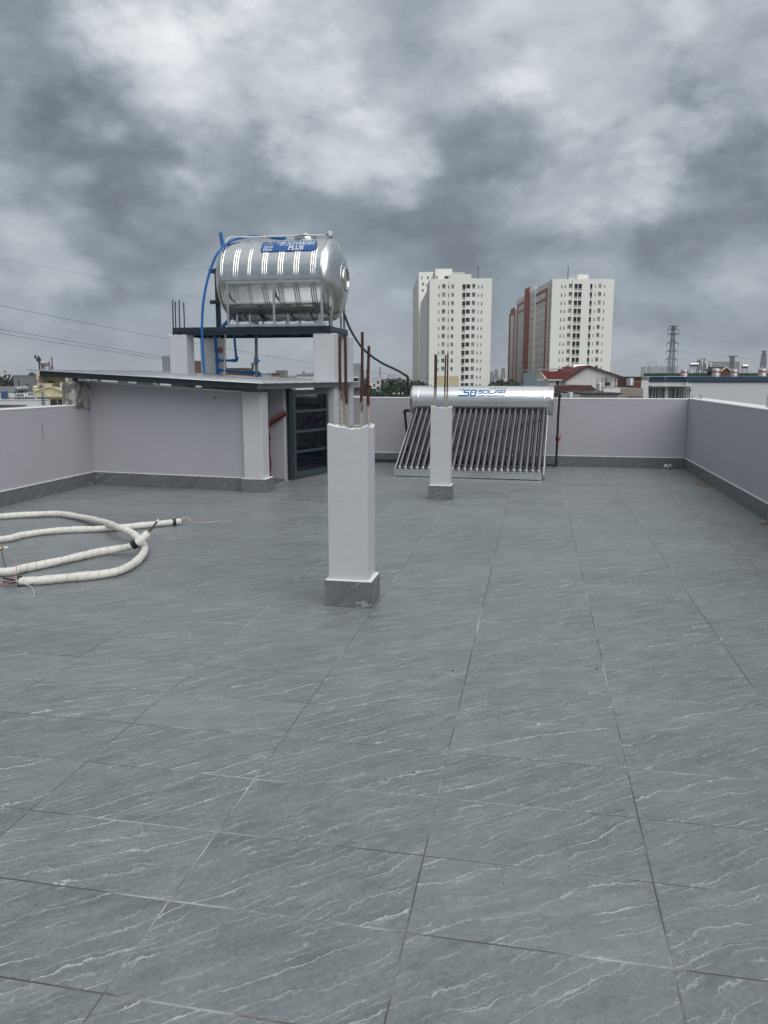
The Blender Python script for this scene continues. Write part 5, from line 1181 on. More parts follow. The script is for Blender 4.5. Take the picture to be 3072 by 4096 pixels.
# brown tiled roofs and clutter just beyond the back wall
bh_ = site('brown_roof_house', 'long low house with a dark brown tiled roof just beyond the back wall', 'house', 45, lt(2330, 45)); c0_ = lt(2330, 45); cur_thing = bh_
xl, xr = lt(2205, 45)-c0_, lt(2442, 45)-c0_
lp('wall', MB().box(xl, xr, .1, 6, GROUND, zz(1600, 45, 2330)), 'house_tan', bh_)
slope('roof_slope', (xl, -.3, zz(1602, 45, 2330)), (xr, -.3, zz(1602, 45, 2330)), (xr, 4, zz(1546, 49, 2330)), (xl, 4, zz(1548, 49, 2330)), 'roof_tile_brown', 14)
lp('ridge', MB().tube([(xl, 4, zz(1547, 49, 2330)), (xr, 4, zz(1545, 49, 2330))], .08, 8), 'roof_tile_brown', bh_)
n_ = 46
lp('tile_rolls', (lambda mb: [mb.bar((xl+(xr-xl)*(k+.5)/n_, -.32, zz(1601.5, 45, 2330)+.03), (xl+(xr-xl)*(k+.5)/n_, 4, zz(1546, 49, 2330)+.03), .03, .05) for k in range(n_)] and mb)(MB()), 'roof_tile_brown', bh_)
m_ = MB(); a = lt(2312, 42)-c0_; lp('red_gablet', m_.prism([(a-.15, -3, zz(1600, 42, 2320)), (lt(2328, 42)-c0_, -3, zz(1560, 42, 2320)), (a+.6, -3, zz(1600, 42, 2320))], (0, 2, 0)), 'roof_tile_red', bh_)
def vtank(label, D_, px, py0, py1, r_, group, stripe=False, stand=False):
    t = site('steel_water_tank', label, 'water tank', D_, lt(px, D_), group); z0, z1 = zz(py1, D_, px), zz(py0, D_, px); h = z1-z0
    pr = [(0, r_*.96)]
    for k in range(6): y = h*(.06+.14*k); pr += [(y, r_), (y+h*.03, r_*1.03), (y+h*.06, r_)]
    pr += [(h*.88, r_), (h*.93, r_*.85), (h*.97, r_*.4), (h, r_*.05)]
    mb = MB().lathe((0, 0, z0), (0,0,1), pr, 24); lp('tank', mb, 'tank_steel', t, True)
    if stripe: lp('red_band', MB().lathe((0, 0, z0+h*.50), (0,0,1), [(0, r_*1.035), (h*.16, r_*1.035)], 24, cap=False), 'red_stripe', t, True)
    if stand:
        mb = MB()
        for a_, b_ in ((-1,-1),(1,-1),(1,1),(-1,1)): mb.bar((a_*r_*.7, b_*r_*.7, z0-2.5), (a_*r_*.7, b_*r_*.7, z0), .06, .06, (0,1,0))
        lp('stand', mb, 'pylon_steel', t)
    return t
vtank('small upright steel tank against the brown tiled roof', 40, 2285, 1568, 1592, .16*1.0, None)
vtank('upright steel tank above the old dark flat roof right of the brown tiles', 42, 2400, 1530, 1565, .165, None)
od = site('old_flat_house', 'old house with blackened flat concrete roof beyond the back wall', 'house', 40, lt(2400, 40)); c_ = lt(2400, 40)
lp('wall', MB().box(lt(2318, 40)-c_, lt(2484, 40)-c_, 0, 5, GROUND, zz(1578, 40, 2400)), 'stained_wall', od); lp('roof_slab', MB().box(lt(2322, 40)-c_, lt(2486, 40)-c_, -.3, 5, zz(1577, 40, 2400), zz(1571, 40, 2400)), 'old_dark_roof', od)
lp('side_wall', MB().box(lt(2416, 43)-c_, lt(2484, 43)-c_, 3, 3.2, zz(1577, 40, 2400), zz(1553, 43, 2450)), 'house_white', od)
lp('plank', MB().bar((lt(2370, 41)-c_, 1, zz(1572, 41, 2370)), (lt(2392, 41)-c_, 1, zz(1565, 41, 2390)), .3, .03), 'house_tan', od)
lp('plank', MB().bar((lt(2425, 41)-c_, 1, zz(1571, 41, 2370)), (lt(2430, 41)-c_, 1, zz(1566, 41, 2390)), .2, .03), 'house_white', od)
tb = site('tan_flat_house', 'flat tan house block with iron railing behind the far right corner', 'house', 44, lt(2530, 44)); c_ = lt(2530, 44)
lp('wall', MB().box(lt(2484, 44)-c_, lt(2577, 44)-c_, 0, 5, GROUND, zz(1553, 44, 2530)), 'house_tan', tb)
m = MB()
for k in range(16): x = lt(2516, 43)-c_+k*.055; m.bar((x, -1, zz(1600, 43, 2530)), (x, -1, zz(1582+((k*7) % 3), 43, 2530)), .012, .012)
m.bar((lt(2514, 43)-c_, -1, zz(1586, 43, 2530)), (lt(2580, 43)-c_, -1, zz(1584, 43, 2530)), .015, .015); lp('railing', m, 'pylon_steel', tb)
# steel scaffold frame
sf = site('rooftop_scaffold', 'bare steel rooftop scaffold standing beside the stained gable', 'scaffold', 55, lt(2450, 55)); c_ = lt(2450, 55)
m = MB(); xs = [lt(v, 55)-c_ for v in (2422, 2446, 2462, 2500)]
for y in (0, 2.2):
    for i, x in enumerate(xs): m.bar((x, y, GROUND+9), (x, y, zz(1513, 55, 2450)), .03, .03, (0,1,0))
    m.bar((xs[0], y, zz(1513, 55, 2450)), (xs[3]+.6, y, zz(1513, 55, 2450)), .03, .03); m.bar((xs[0], y, zz(1522, 55, 2450)), (xs[3], y, zz(1522, 55, 2450)), .02, .02)
m.bar((xs[2], 0, zz(1522, 55, 2450)), (xs[3], 0, zz(1548, 55, 2450)), .02, .02); m.bar((xs[3], 0, zz(1522, 55, 2450)), (xs[2], 0, zz(1548, 55, 2450)), .02, .02); lp('frame', m, 'pylon_steel', sf)
# brick-red block and white house between frame and blue roof
rb_ = site('brick_red_block', 'small brick red rooftop block left of the blue mansard roof', 'house', 62, lt(2552, 62)); c_ = lt(2552, 62)
lp('wall', MB().box(lt(2532, 62)-c_, lt(2567, 62)-c_, 0, 4, GROUND, zz(1512, 62, 2550)), 'house_brick', rb_); lp('roof', MB().box(lt(2530, 62)-c_, lt(2569, 62)-c_, -.15, 4.2, zz(1512, 62, 2550)+.004, zz(1508, 62, 2550)), 'old_dark_roof', rb_)
lp('vent', MB().box(lt(2547, 62)-c_, lt(2551, 62)-c_, -.02, -.002, zz(1545, 62, 2550), zz(1540, 62, 2550)), 'balcony_dark', rb_)
lp('beam', MB().box(lt(2532, 62)-c_, lt(2567, 62)-c_, -.05, -.002, zz(1529, 62, 2550), zz(1526, 62, 2550)), 'house_tan', rb_)
wh_ = site('white_gable_house', 'narrow white wall house between the brick red block and the blue roof', 'house', 66, lt(2580, 66)); c_ = lt(2580, 66)
lp('wall', MB().box(lt(2566, 66)-c_, lt(2596, 66)-c_, 0, 6, GROUND, zz(1516, 66, 2580)), 'house_white', wh_); lp('roof', MB().box(lt(2564, 66)-c_, lt(2598, 66)-c_, -.1, 6, zz(1516, 66, 2580)+.003, zz(1507, 66, 2580)), 'house_grey', wh_)
vtank('upright steel tank on a thin stand between the scaffold and the brick block', 60, 2523, 1511, 1543, .17*1.6, None, stand=True)

# ---- neighbour with blue mansard roof
Db = 88.0
bb = site('blue_roof_house', 'large white house with a dark blue tiled mansard roof beyond the right parapet', 'house', Db, lt(2750, Db)); c_ = lt(2750, Db)
bx = lambda px, D_=Db: lt(px, D_)-c_
bz = lambda py, D_=Db: zz(py, D_, 2800)
lp('side_wall', MB().box(bx(2747), bx(3400), 0, 14, GROUND, bz(1529)), 'house_lilac', bb)
lp('front_wall', MB().box(bx(2605), bx(2747)-.005, 1.4, 12, GROUND, bz(1529)), 'house_white', bb)
lp('cornice', MB().box(bx(2586), bx(2748), .5, 1.39, bz(1540), bz(1529)), 'house_white', bb)
lp('balcony_roof', MB().box(bx(2600), bx(2766), -.4, 1.38, bz(1545), bz(1541)), 'house_white', bb)
cur_thing = bb
def mansard(nm, x0, x1, y0, top_in, rows):
    a, b = Vector((x0, y0, bz(1528))), Vector((x1, y0, bz(1528))); c, d = Vector((x1-top_in*.2, y0+.9, bz(1506, Db+1))), Vector((x0+top_in, y0+.9, bz(1506, Db+1)))
    mb = MB(); nrm = Vector((0, -.5, .5))
    for i in range(rows):
        t0_, t1_ = i/rows, min((i+1.1)/rows, 1); p = [a.lerp(d, t0_)+nrm*.12, b.lerp(c, t0_)+nrm*.12, b.lerp(c, t1_), a.lerp(d, t1_)]; mb.quad(*p); mb.quad(p[0]-nrm*.2, p[1]-nrm*.2, p[1], p[0])
    lp(nm, mb, 'roof_tile_blue', bb)
mansard('roof_slope', bx(2588), bx(2670), .3, .28, 4); mansard('roof_slope', bx(2672), bx(2755), .3, .25, 4); mansard('roof_slope', bx(2752), bx(3400), -.15, .2, 4)
m = MB()
for k in range(96):
    x = bx(2756)+k*.20
    m.bar((x, -.17, bz(1527)), (x, .73, bz(1506.5, Db+1)), .07, .10)
lp('roof_rolls', m, 'roof_tile_blue', bb)
lp('roof_top', MB().box(bx(2594), bx(3400), .9, 13.5, bz(1507), bz(1505.5)), 'house_white', bb)
for (a, b) in ((2614,2619),(2621,2625),(2633,2638),(2644,2650),(2659,2663),(2669,2673),(2675,2679),(2700,2704),(2709,2718),(2728,2733),(2742,2747),(2750,2754),(2757,2762)):
    x0, x1 = bx(a), bx(b)
    f = MB(); f.box(x0-.04, x1+.04, 1.22 if x1 < bx(2746) else -.14, 1.30 if x1 < bx(2746) else -.06, GROUND+9, bz(1549)); o = lp('window', f, 'window_white', bb)
    lp('pane', MB().box(x0, x1, 1.19 if x1 < bx(2746) else -.17, 1.215 if x1 < bx(2746) else -.143, GROUND+9, bz(1552)), 'window_dark', o)
for px in (2603, 2673, 2684, 2762):
    lp('wall_lamp', MB().lathe((bx(px), 1.0 if px < 2740 else -.3, bz(1563)), (0,0,1), [(0,.03),(.05,.09),(.12,.10),(.16,.05)], 8), 'pylon_steel', bb, True)
lp('column', MB().box(bx(2676), bx(2688), .9, 1.2, GROUND, bz(1545)-.01), 'house_white', bb); lp('column', MB().box(bx(2600), bx(2611), .9, 1.2, GROUND, bz(1545)-.01), 'house_white', bb)
lp('balcony_wall', MB().box(bx(2745)+.01, bx(2765), -.05, -.005, GROUND, bz(1545)-.01), 'house_white', bb)
# striped tanks and other rooftop things behind the blue roof
g_ = 'steel tanks with a red band on the rooftops'
vtank('red banded steel tank farthest left above the blue roof', 103, 2737, 1475, 1508, .46, g_, True)
vtank('red banded steel tank second from the left above the blue roof, behind a thin pole', 103, 2864, 1472, 1508, .53, g_, True)
vtank('red banded steel tank third from the left, right of the dark red gablet', 103, 2937, 1475, 1508, .46, g_, True)
vtank('red banded steel tank farthest right above the blue roof', 103, 3050, 1471, 1507, .53, g_, True)
vtank('tall steel tank with a ladder frame behind the rooftop collector', 118, 2799, 1434, 1478, .54, None, stand=True)
vtank('left one of the paired steel tanks on a high rack', 116, 2822, 1449, 1479, .38, None, stand=True)
vtank('right one of the paired steel tanks on a high rack', 116, 2838, 1450, 1480, .38, None, stand=True)
lad = site('ladder_frame', 'dark steel ladder frame in front of the tall tank', 'frame', 116, lt(2801, 116)); m = MB()
for x in (-.18, .16): m.bar((x, -.7, zz(1500, 116)), (x, -.7, zz(1432, 116, 2801)), .06, .06, (0,1,0))
for k in range(9): z = zz(1500-k*8, 116, 2801); m.bar((-.18, -.7, z), (.16, -.7, z), .04, .04)
m.bar((-.52, -.7, zz(1500, 116)), (-.5, -.7, zz(1432, 116, 2788)), .05, .05, (0,1,0)); m.bar((-.5, -.7, zz(1440, 116, 2788)), (.5, -.7, zz(1440, 116, 2788)), .04, .04); lp('frame', m, 'pylon_steel', lad)
sc_ = site('rooftop_collector', 'small solar collector with a white tank on the roof behind the blue roof', 'solar heater', 108, lt(2770, 108)); c2_ = lt(2770, 108); q_ = lambda px: lt(px, 108)-c2_
lp('tank', MB().lathe((q_(2757), 0, zz(1457, 108, 2770)), (1,0,0), [(0,.02),(.0,.2),(q_(2790)-q_(2757),.2),(q_(2790)-q_(2757),.02)], 16), 'tank_steel', sc_, True)
lp('panel', MB().add([(q_(2746), -.8, zz(1477, 108, 2770)), (q_(2777), -.8, zz(1477, 108, 2770)), (q_(2788), .2, zz(1462, 108, 2770)), (q_(2757), .2, zz(1462, 108, 2770))], [(0,1,2,3)]), 'house_grey', sc_)
m = MB(); [m.bar((q_(v), y, zz(1508, 108)), (q_(v), y, zz(1462, 108, 2770)), .05, .05, (0,1,0)) for v, y in ((2756, 0), (2790, .2), (2778, 0))]; lp('stand', m, 'pylon_steel', sc_)
gb_ = site('dark_red_gablet', 'dark red rooftop gablet with pale edges between two banded tanks', 'house', 112, lt(2902, 112)); c2_ = lt(2902, 112); q_ = lambda px: lt(px, 112)-c2_
lp('gable', MB().prism([(q_(2880), 0, zz(1500, 112, 2900)), (q_(2918), 0, zz(1500, 112, 2900)), (q_(2918), 0, zz(1482, 112, 2900)), (q_(2902), 0, zz(1468, 112, 2900)), (q_(2880), 0, zz(1485, 112, 2900))], (0, 4, 0)), 'house_brick', gb_)
m = MB(); m.bar((q_(2880), -.1, zz(1485, 112, 2900)), (q_(2902), -.1, zz(1468, 112, 2900)), .3, .15); m.bar((q_(2902), -.1, zz(1468, 112, 2900)), (q_(2922), -.1, zz(1485, 112, 2900)), .3, .15); lp('verge', m, 'house_cream', gb_)
lp('roof_slope', MB().add([(q_(2882), 0, zz(1486, 112, 2900)), (q_(2902), 0, zz(1467, 112, 2900)), (q_(2902)-.9, 4, zz(1466, 112, 2900)), (q_(2878)-.6, 4, zz(1484, 112, 2900))], [(0,1,2,3)]), 'old_dark_roof', gb_)
htk = site('white_roof_tank', 'white horizontal tank on a stand on the rooftops at the right', 'water tank', 125, lt(2976, 125)); z = zz(1465, 125, 2976)
lp('tank', MB().lathe((-.5, 0, z), (1,0,0), [(0,.05),(.04,.28),(.1,.33),(.9,.33),(.97,.28),(1.0,.05)], 18), 'tank_steel', htk, True); m = MB(); [m.bar((x, y, zz(1505, 125)), (x*.7, y, z-.3), .05, .05, (0,1,0)) for x in (-.45, .45) for y in (-.3, .3)]; lp('stand', m, 'pylon_steel', htk)
gs = site('green_roof_shed', 'long low shed with green walls behind the banded tanks', 'shed', 130, lt(2850, 130)); c2_ = lt(2850, 130)
lp('wall', MB().box(lt(2655, 130)-c2_, lt(3100, 130)-c2_, 0, 10, GROUND, zz(1494, 130, 2850)), 'house_green', gs); lp('coping', MB().box(lt(2655, 130)-c2_, lt(3100, 130)-c2_, -.2, 10, zz(1494, 130, 2850)+.003, zz(1492, 130, 2850)), 'house_grey', gs)

# ---- power pylons
def pylon(label, D_, px, py_top, arms, wbase, zb=GROUND, grp='lattice power pylons'):
    t = site('power_pylon', label, 'pylon', D_, lt(px, D_), grp); zt = zz(py_top, D_, px); hgt = zt-zb; m = MB(); k = D_/3108.0; th = max(.10, 1.7*k)
    def hw(z): f = (z-zb)/hgt; return wbase*(1-f)**1.15*.5+k*4.0
    nl = 12; zs = [zb+hgt*i/nl for i in range(nl+1)]
    for sx, sy in ((-1,-1),(1,-1),(1,1),(-1,1)):
        for a, b in zip(zs[:-1], zs[1:]): m.bar((sx*hw(a), sy*hw(a), a), (sx*hw(b), sy*hw(b), b), th, th, (0,1,0))
    for a, b in zip(zs[:-1], zs[1:]):
        for s in (-1, 1):
            m.bar((-hw(a), s*hw(a), a), (hw(b), s*hw(b), b), th*.6, th*.6); m.bar((hw(a), s*hw(a), a), (-hw(b), s*hw(b), b), th*.6, th*.6)
            m.bar((s*hw(a), -hw(a), a), (s*hw(b), hw(b), b), th*.6, th*.6)
        m.bar((-hw(b), -hw(b), b), (hw(b), -hw(b), b), th*.6, th*.6)
    lp('mast', m, 'pylon_steel', t)
    for (py, w, droop) in arms:
        z = zz(py, D_, px); L_ = w*k; a = MB()
        for s in (-1, 1):
            a.bar((0, 0, z), (s*L_, 0, z), th*1.2, th*1.2); a.bar((0, 0, z+droop*8*k), (s*L_, 0, z), th*1.0, th*1.0)
            a.bar((s*L_*.5, 0, z), (s*L_*.5, 0, z+droop*4*k), th*.5, th*.5, (0,1,0))
        o = lp('cross_arm', a, 'pylon_steel', t)
        if droop > 0:
            for s in (-1, 1): lp('insulator', MB().bar((s*L_, 0, z), (s*L_, 0, z-14*k), th*.7, th*.7, (0,1,0)), 'pylon_steel', o)
    return t
P1 = pylon('tall dark lattice pylon with six pairs of arms right of the red roofed house', 700, 2682, 1303, [(1304,19,-.9),(1318,22,.6),(1335,23,-.9),(1373,23,1.2),(1405,23,1.2),(1437,23,1.2)], 4.6)
P2 = pylon('distant pylon with a wide flat top right of the tall one', 1050, 2924, 1424, [(1424,21,-.9),(1432,10,.5)], 6)
P3 = pylon('distant slim pylon near the right edge of the photo', 1300, 3049, 1404, [(1404,11,-.6),(1422,12,1),(1440,12,1),(1456,12,1)], 6)
pylon('faint far pylon left of the red panelled tower, tallest of three', 2600, 2012, 1473, [(1474,7,-.5),(1482,7,.5)], 12)
pylon('faint far pylon in the middle between the two towers', 2900, 1985, 1478, [(1478,6,-.5),(1486,6,.5)], 12)
pylon('faint far pylon close to the left tower', 3200, 1967, 1486, [(1487,5,-.5),(1493,5,.5)], 12)
# conductors
def wire(label, pts, r_, n=10, group='overhead power lines'):
    P = [Vector(p) for p in pts]; single('power_line', MB().tube(smooth_path(P, n), r_, 5), 'wire_dark', label, 'wire', tuple(P[0]), group)
for i, (py, tx, ty) in enumerate(((1337, 3300, 1395), (1350, 3300, 1398), (1373, 3300, 1435), (1392, 2900, 1443), (1405, 3300, 1438), (1420, 2900, 1470))):
    a = pD(2704, py, 700); b = pD(tx, ty, 1250 if tx > 3000 else 1050); mid = a.lerp(b, .5)-Vector((0,0,3.5)); wire(['topmost','second','third','fourth','fifth','lowest'][i]+' thin conductor running right from the tall pylon', (a, mid, b), .05, 6, 'conductors right of the tall pylon')
for i, (py, tx, ty) in enumerate(((1337, 2440, 1470), (1362, 2440, 1452), (1390, 2440, 1470), (1420, 2440, 1492))):
    a = pD(2660, py, 700); b = pD(tx, ty, 420); mid = a.lerp(b, .5)-Vector((0,0,2.5)); wire(['topmost','second','third','lowest'][i]+' thin conductor running left from the tall pylon', (a, mid, b), .04, 6, 'conductors left of the tall pylon')
wl_ = [('uppermost faint overhead line crossing the left side', [(-300,978,34),(0,1035,36),(400,1110,40),(870,1205,46)], .0035),
       ('overhead line passing behind the tank stand', [(-300,1165,26),(0,1222,28),(600,1341,34),(1251,1452,44),(1640,1506,54),(1965,1524,62),(2200,1530,70)], .0062),
       ('upper of the close pair of overhead lines at far left', [(-300,1268,26),(0,1317,28),(640,1426,36),(1000,1488,42),(1300,1530,48)], .0062),
       ('lower of the close pair of overhead lines at far left', [(-300,1288,25),(0,1334,27),(640,1437,35),(1000,1498,41),(1300,1540,47)], .0062),
       ('faint overhead line crossing in front of the left tower', [(1100,1268,60),(1400,1352,66),(1700,1416,74),(2050,1458,82),(2400,1490,90)], .005)]
for lb, pts, r_ in wl_: wire(lb, [pD(*p) for p in pts], r_, 10)

# ---- left: cream house with pediment, grey blocks, rooftop clutter   (enlargement: px = cx*.2411, py = 1350 + cy*.2411)
Dl = 110.0
def QX(cx, D_=Dl): return lt(cx*.2411, D_)
def QZ(cy, D_=Dl): return zz(1350+cy*.2411, D_, 200)
ch = site('cream_pediment_house', 'cream house with an ornamental curved pediment beyond the left parapet', 'house', Dl, QX(800)); q_ = lambda cx: QX(cx)-QX(800)
lp('pediment', MB().prism([(q_(550), 0, QZ(985)), (q_(1062), 0, QZ(985)), (q_(1062), 0, QZ(885)), (q_(1000), 0, QZ(878)), (q_(890), 0, QZ(830)), (q_(800), 0, QZ(818)), (q_(720), 0, QZ(835)), (q_(600), 0, QZ(880)), (q_(550), 0, QZ(885))], (0, 1.2, 0)), 'house_cream', ch)
m = MB(); m.bar((q_(545), -.08, QZ(885)), (q_(600), -.08, QZ(882)), .3, .25); m.bar((q_(600), -.08, QZ(880)), (q_(720), -.08, QZ(835)), .25, .2); m.bar((q_(890), -.08, QZ(830)), (q_(1000), -.08, QZ(878)), .25, .2); m.bar((q_(1000), -.08, QZ(882)), (q_(1066), -.08, QZ(885)), .3, .25); m.bar((q_(720), -.08, QZ(835)), (q_(800), -.08, QZ(820)), .2, .18); m.bar((q_(800), -.08, QZ(820)), (q_(890), -.08, QZ(830)), .2, .18); lp('cornice', m, 'house_cream', ch)
for cx in (562, 1048): lp('finial', MB().lathe((q_(cx), .2, QZ(884)), (0,0,1), [(0,.45),(.2,.5),(.3,.3),(.5,.42),(.7,.2),(.75,.02)], 10), 'house_cream', ch, True)
lp('ledge', MB().box(q_(545), q_(1068), -.25, .1, QZ(985), QZ(960)), 'house_cream', ch); lp('ledge', MB().box(q_(552), q_(1060), -.12, .1, QZ(1002), QZ(985)-.003), 'house_cream', ch)
m = MB(); m.tube([(q_(805)+.62*math.cos(a), -.06, QZ(890)+.62*math.sin(a)) for a in [2*PI*k/20 for k in range(21)]], .09, 8)
for s in (-1, 1):
    for k in range(3): m.bar((q_(805)+s*(.9+.1*k), -.05, QZ(875+22*k)), (q_(805)+s*(1.5), -.05, QZ(875+22*k)), .08, .12)
lp('wreath_ornament', m, 'house_cream', ch, True)
lp('wall', MB().box(q_(560), q_(1055), .15, 2.5, GROUND, QZ(1000)), 'house_cream', ch)
for a, b in ((765, 905), (938, 1004)):
    o = lp('window', MB().box(q_(a)-.1, q_(b)+.1, .05, .14, QZ(1118), QZ(1025)), 'house_brick', ch); lp('pane', MB().box(q_(a), q_(b), .02, .047, QZ(1116), QZ(1035)), 'window_dark', o)
lp('column', MB().box(q_(1010), q_(1062), -.1, .13, GROUND, QZ(1003)), 'house_cream', ch); lp('column', MB().box(q_(905)+.12, q_(936)-.12, -.05, .13, GROUND, QZ(1003)), 'house_cream', ch)
c3 = site('cream_terrace_house', 'taller cream house with an open laundry terrace behind the pediment', 'house', 125, QX(850, 125)); q3 = lambda cx: QX(cx, 125)-QX(850, 125); z3 = lambda cy: QZ(cy, 125)
lp('side_wall', MB().box(q3(602), q3(632), 0, 5, GROUND, z3(585)), 'house_cream', c3); lp('side_wall', MB().box(q3(1082), q3(1112), 0, 5, GROUND, z3(560)), 'house_cream', c3)
lp('back_wall', MB().box(q3(632)+.01, q3(1082)-.01, 3, 5, GROUND, z3(560)), 'house_cream', c3); lp('lintel', MB().box(q3(632)+.01, q3(1082)-.01, .1, 2.9, z3(640), z3(600)), 'house_cream', c3)
lp('wing_wall', MB().box(q3(1114), q3(1200), .5, 6, GROUND, z3(560)), 'house_grey', c3)
lp('door', MB().box(q3(925), q3(1000), 2.9, 2.99, z3(850), z3(765)), 'house_grey', c3); lp('water_box', MB().box(q3(1002), q3(1090), -.4, .6, z3(848), z3(745)), 'house_white', c3); lp('window', MB().box(q3(670), q3(760), 2.9, 2.99, z3(755), z3(730)), 'balcony_dark', c3)
lp('awning', MB().bar((q3(600), -.3, z3(708)), (q3(1085), -.3, z3(712)), .3, .08), 'old_dark_roof', c3)
lp('arch_gable', MB().prism([(q3(735), -.6, z3(830)), (q3(865), -.6, z3(830)), (q3(892), -.6, z3(760)), (q3(705), -.6, z3(760))], (0, .4, 0)), 'house_cream', c3)
for k, (a, b, mt) in enumerate(((595, 612, 'cloth_pink'), (618, 640, 'cloth_white'), (648, 664, 'cloth_blue'), (668, 695, 'cloth_pink'), (700, 712, 'cloth_blue'))):
    t = site('hanging_laundry', ['pink garment at the left end of the laundry line', 'white garment second on the laundry line', 'blue garment in the middle of the laundry line', 'wide pink garment fourth on the laundry line', 'blue garment at the right end of the laundry line'][k], 'laundry', 119, QX((a+b)/2, 119), 'laundry on the cream house terrace')
    w_ = QX(b, 119)-QX(a, 119); m = MB(); n_ = 6; vs = []
    for i in range(n_+1):
        for zc2, yy in ((QZ(762, 119), 0), (QZ(800, 119), .08*math.sin(i*2)), (QZ(838+6*(i % 2), 119), .14*math.sin(i*2+1))): vs.append((-w_/2+w_*i/n_, yy, zc2))
    m.add(vs, [(i*3+j, (i+1)*3+j, (i+1)*3+j+1, i*3+j+1) for i in range(n_) for j in range(2)]); o = lp('cloth', m, mt, t, True); sm3 = o.modifiers.new('solid', 'SOLIDIFY'); sm3.thickness = .02
at_ = site('rooftop_tank', 'silver tank on a tall rack on the cream house, beside cell antennas', 'water tank', 128, QX(770, 128)); qa = lambda cx: QX(cx, 128)-QX(770, 128); za = lambda cy: QZ(cy, 128)
lp('tank', MB().lathe((qa(700), 0, za(428)), (1,0,0), [(0,.05),(.03,.3),(.1,.44),(qa(838)-qa(700)-.1,.44),(qa(838)-qa(700)-.03,.3),(qa(838)-qa(700),.05)], 20), 'tank_steel', at_, True)
m = MB(); [m.bar((qa(v), y, za(600)), (qa(v), y, za(468)), .07, .07, (0,1,0)) for v in (715, 735, 825, 845) for y in (-.4, .4)]; m.bar((qa(705), -.4, za(472)), (qa(850), -.4, za(472)), .08, .08); m.bar((qa(735), -.4, za(480)), (qa(785), -.4, za(525)), .06, .06); lp('rack', m, 'house_brick', at_)
an_ = site('cell_antenna_mast', 'cluster of cell antennas left of the racked tank', 'antenna', 130, QX(665, 130)); qn = lambda cx: QX(cx, 130)-QX(665, 130); zn = lambda cy: QZ(cy, 130)
lp('mast', MB().tube([(0, 0, zn(560)), (0, 0, zn(350))], .12, 8), 'pylon_steel', an_)
for a, b, c, d in ((620, 630, 295, 350), (676, 682, 308, 380), (648, 655, 350, 400), (690, 700, 345, 390)): lp('antenna', MB().bar((qn(a), -.3, zn(c)), (qn(b), -.3, zn(d)), .3, .18, (0,1,0)), 'pylon_steel', an_)
m = MB(); m.bar((qn(630), -.3, zn(345)), (0, 0, zn(400)), .08, .08); m.bar((qn(690), -.3, zn(380)), (0, 0, zn(420)), .08, .08); m.bar((qn(672), 0, zn(400)), (qn(715), 0, zn(520)), .1, .1); lp('arms', m, 'pylon_steel', an_)
single('roof_pole', MB().tube([tuple(pD(858*.2411, 1350+320*.2411, 128)), tuple(pD(870*.2411, 1350+530*.2411, 128))], .09, 6), 'pylon_steel', 'single thin pole right of the racked tank on the cream house', 'pole', tuple(pD(870*.2411, 1480, 128)))
gh = site('grey_block_house', 'plain dark grey flat house block at far left with one small vent', 'house', 130, QX(410, 130)); q4 = lambda cx: QX(cx, 130)-QX(410, 130); z4 = lambda cy: QZ(cy, 130)
lp('wall', MB().box(q4(215), q4(604), 0, 9, GROUND, z4(632)), 'house_grey', gh); lp('coping', MB().box(q4(212), q4(606), -.1, 9.1, z4(632)+.003, z4(626)), 'house_grey', gh); lp('vent', MB().box(q4(422), q4(464), -.05, -.003, z4(788), z4(766)), 'balcony_dark', gh)
lp('lower_wall', MB().box(q4(360), q4(604), -1, -.06, GROUND, z4(850)), 'house_tan', gh)
for cx, r_ in ((440, .55), (480, .35)): lp('roof_junk', MB().lathe((q4(cx), 2, z4(628)), (0,0,1), [(0, r_), (r_*.5, r_*.9), (r_*.9, r_*.4), (r_, .05)], 9), 'old_dark_roof', gh, True)
lp('roof_tank', MB().lathe((q4(562), 2, z4(598)), (1,0,0), [(0,.1),(.05,.5),(2.0,.5),(2.1,.1)], 14), 'tank_steel', gh, True)
gl = site('low_grey_house', 'low light grey house wall at the left edge below the dark trees', 'house', 120, QX(110, 120)); lp('wall', MB().box(QX(-300, 120)-QX(110, 120), QX(222, 120)-QX(110, 120), 0, 6, GROUND, QZ(822, 120)), 'far_concrete', gl)
pb_ = site('pale_terrace_house', 'pale blue-white low roof terrace left of the cream pediment', 'house', 95, QX(300, 95)); q5 = lambda cx: QX(cx, 95)-QX(300, 95); z5 = lambda cy: QZ(cy, 95)
lp('wall', MB().box(q5(-300), q5(552), 0, .6, GROUND, z5(930)), 'house_white', pb_); lp('band', MB().box(q5(360), q5(550), -.1, -.003, z5(952), z5(905)), 'light_blue_wall', pb_); lp('ledge', MB().box(q5(120), q5(552), -.6, -.01, z5(1015), z5(992)), 'house_grey', pb_); lp('blue_door', MB().box(q5(8), q5(112), -.3, -.01, z5(1010), z5(895)), 'blue_panel', pb_); lp('grille', MB().box(q5(430), q5(535), -.14, -.102, z5(955), z5(925)), 'house_tan', pb_)
wt = site('white_roof_wall', 'white rendered roof wall just beyond the left parapet', 'wall', 42, QX(350, 42)); q6 = lambda cx: QX(cx, 42)-QX(350, 42); z6 = lambda cy: QZ(cy, 42)
lp('wall', MB().box(q6(-400), q6(762), 0, .3, GROUND, z6(1040)), 'house_white', wt); lp('coping', MB().box(q6(-400), q6(764), -.03, .35, z6(1040)+.002, z6(1030)), 'house_white', wt)
lp('sheet_roof', MB().prism([(q6(-300), -1.2, z6(1150)), (q6(415), -1.2, z6(1132)), (q6(415), -1.2, z6(1117)), (q6(-300), -1.2, z6(1113))], (0, 1.1, 0)), 'old_dark_roof', wt)
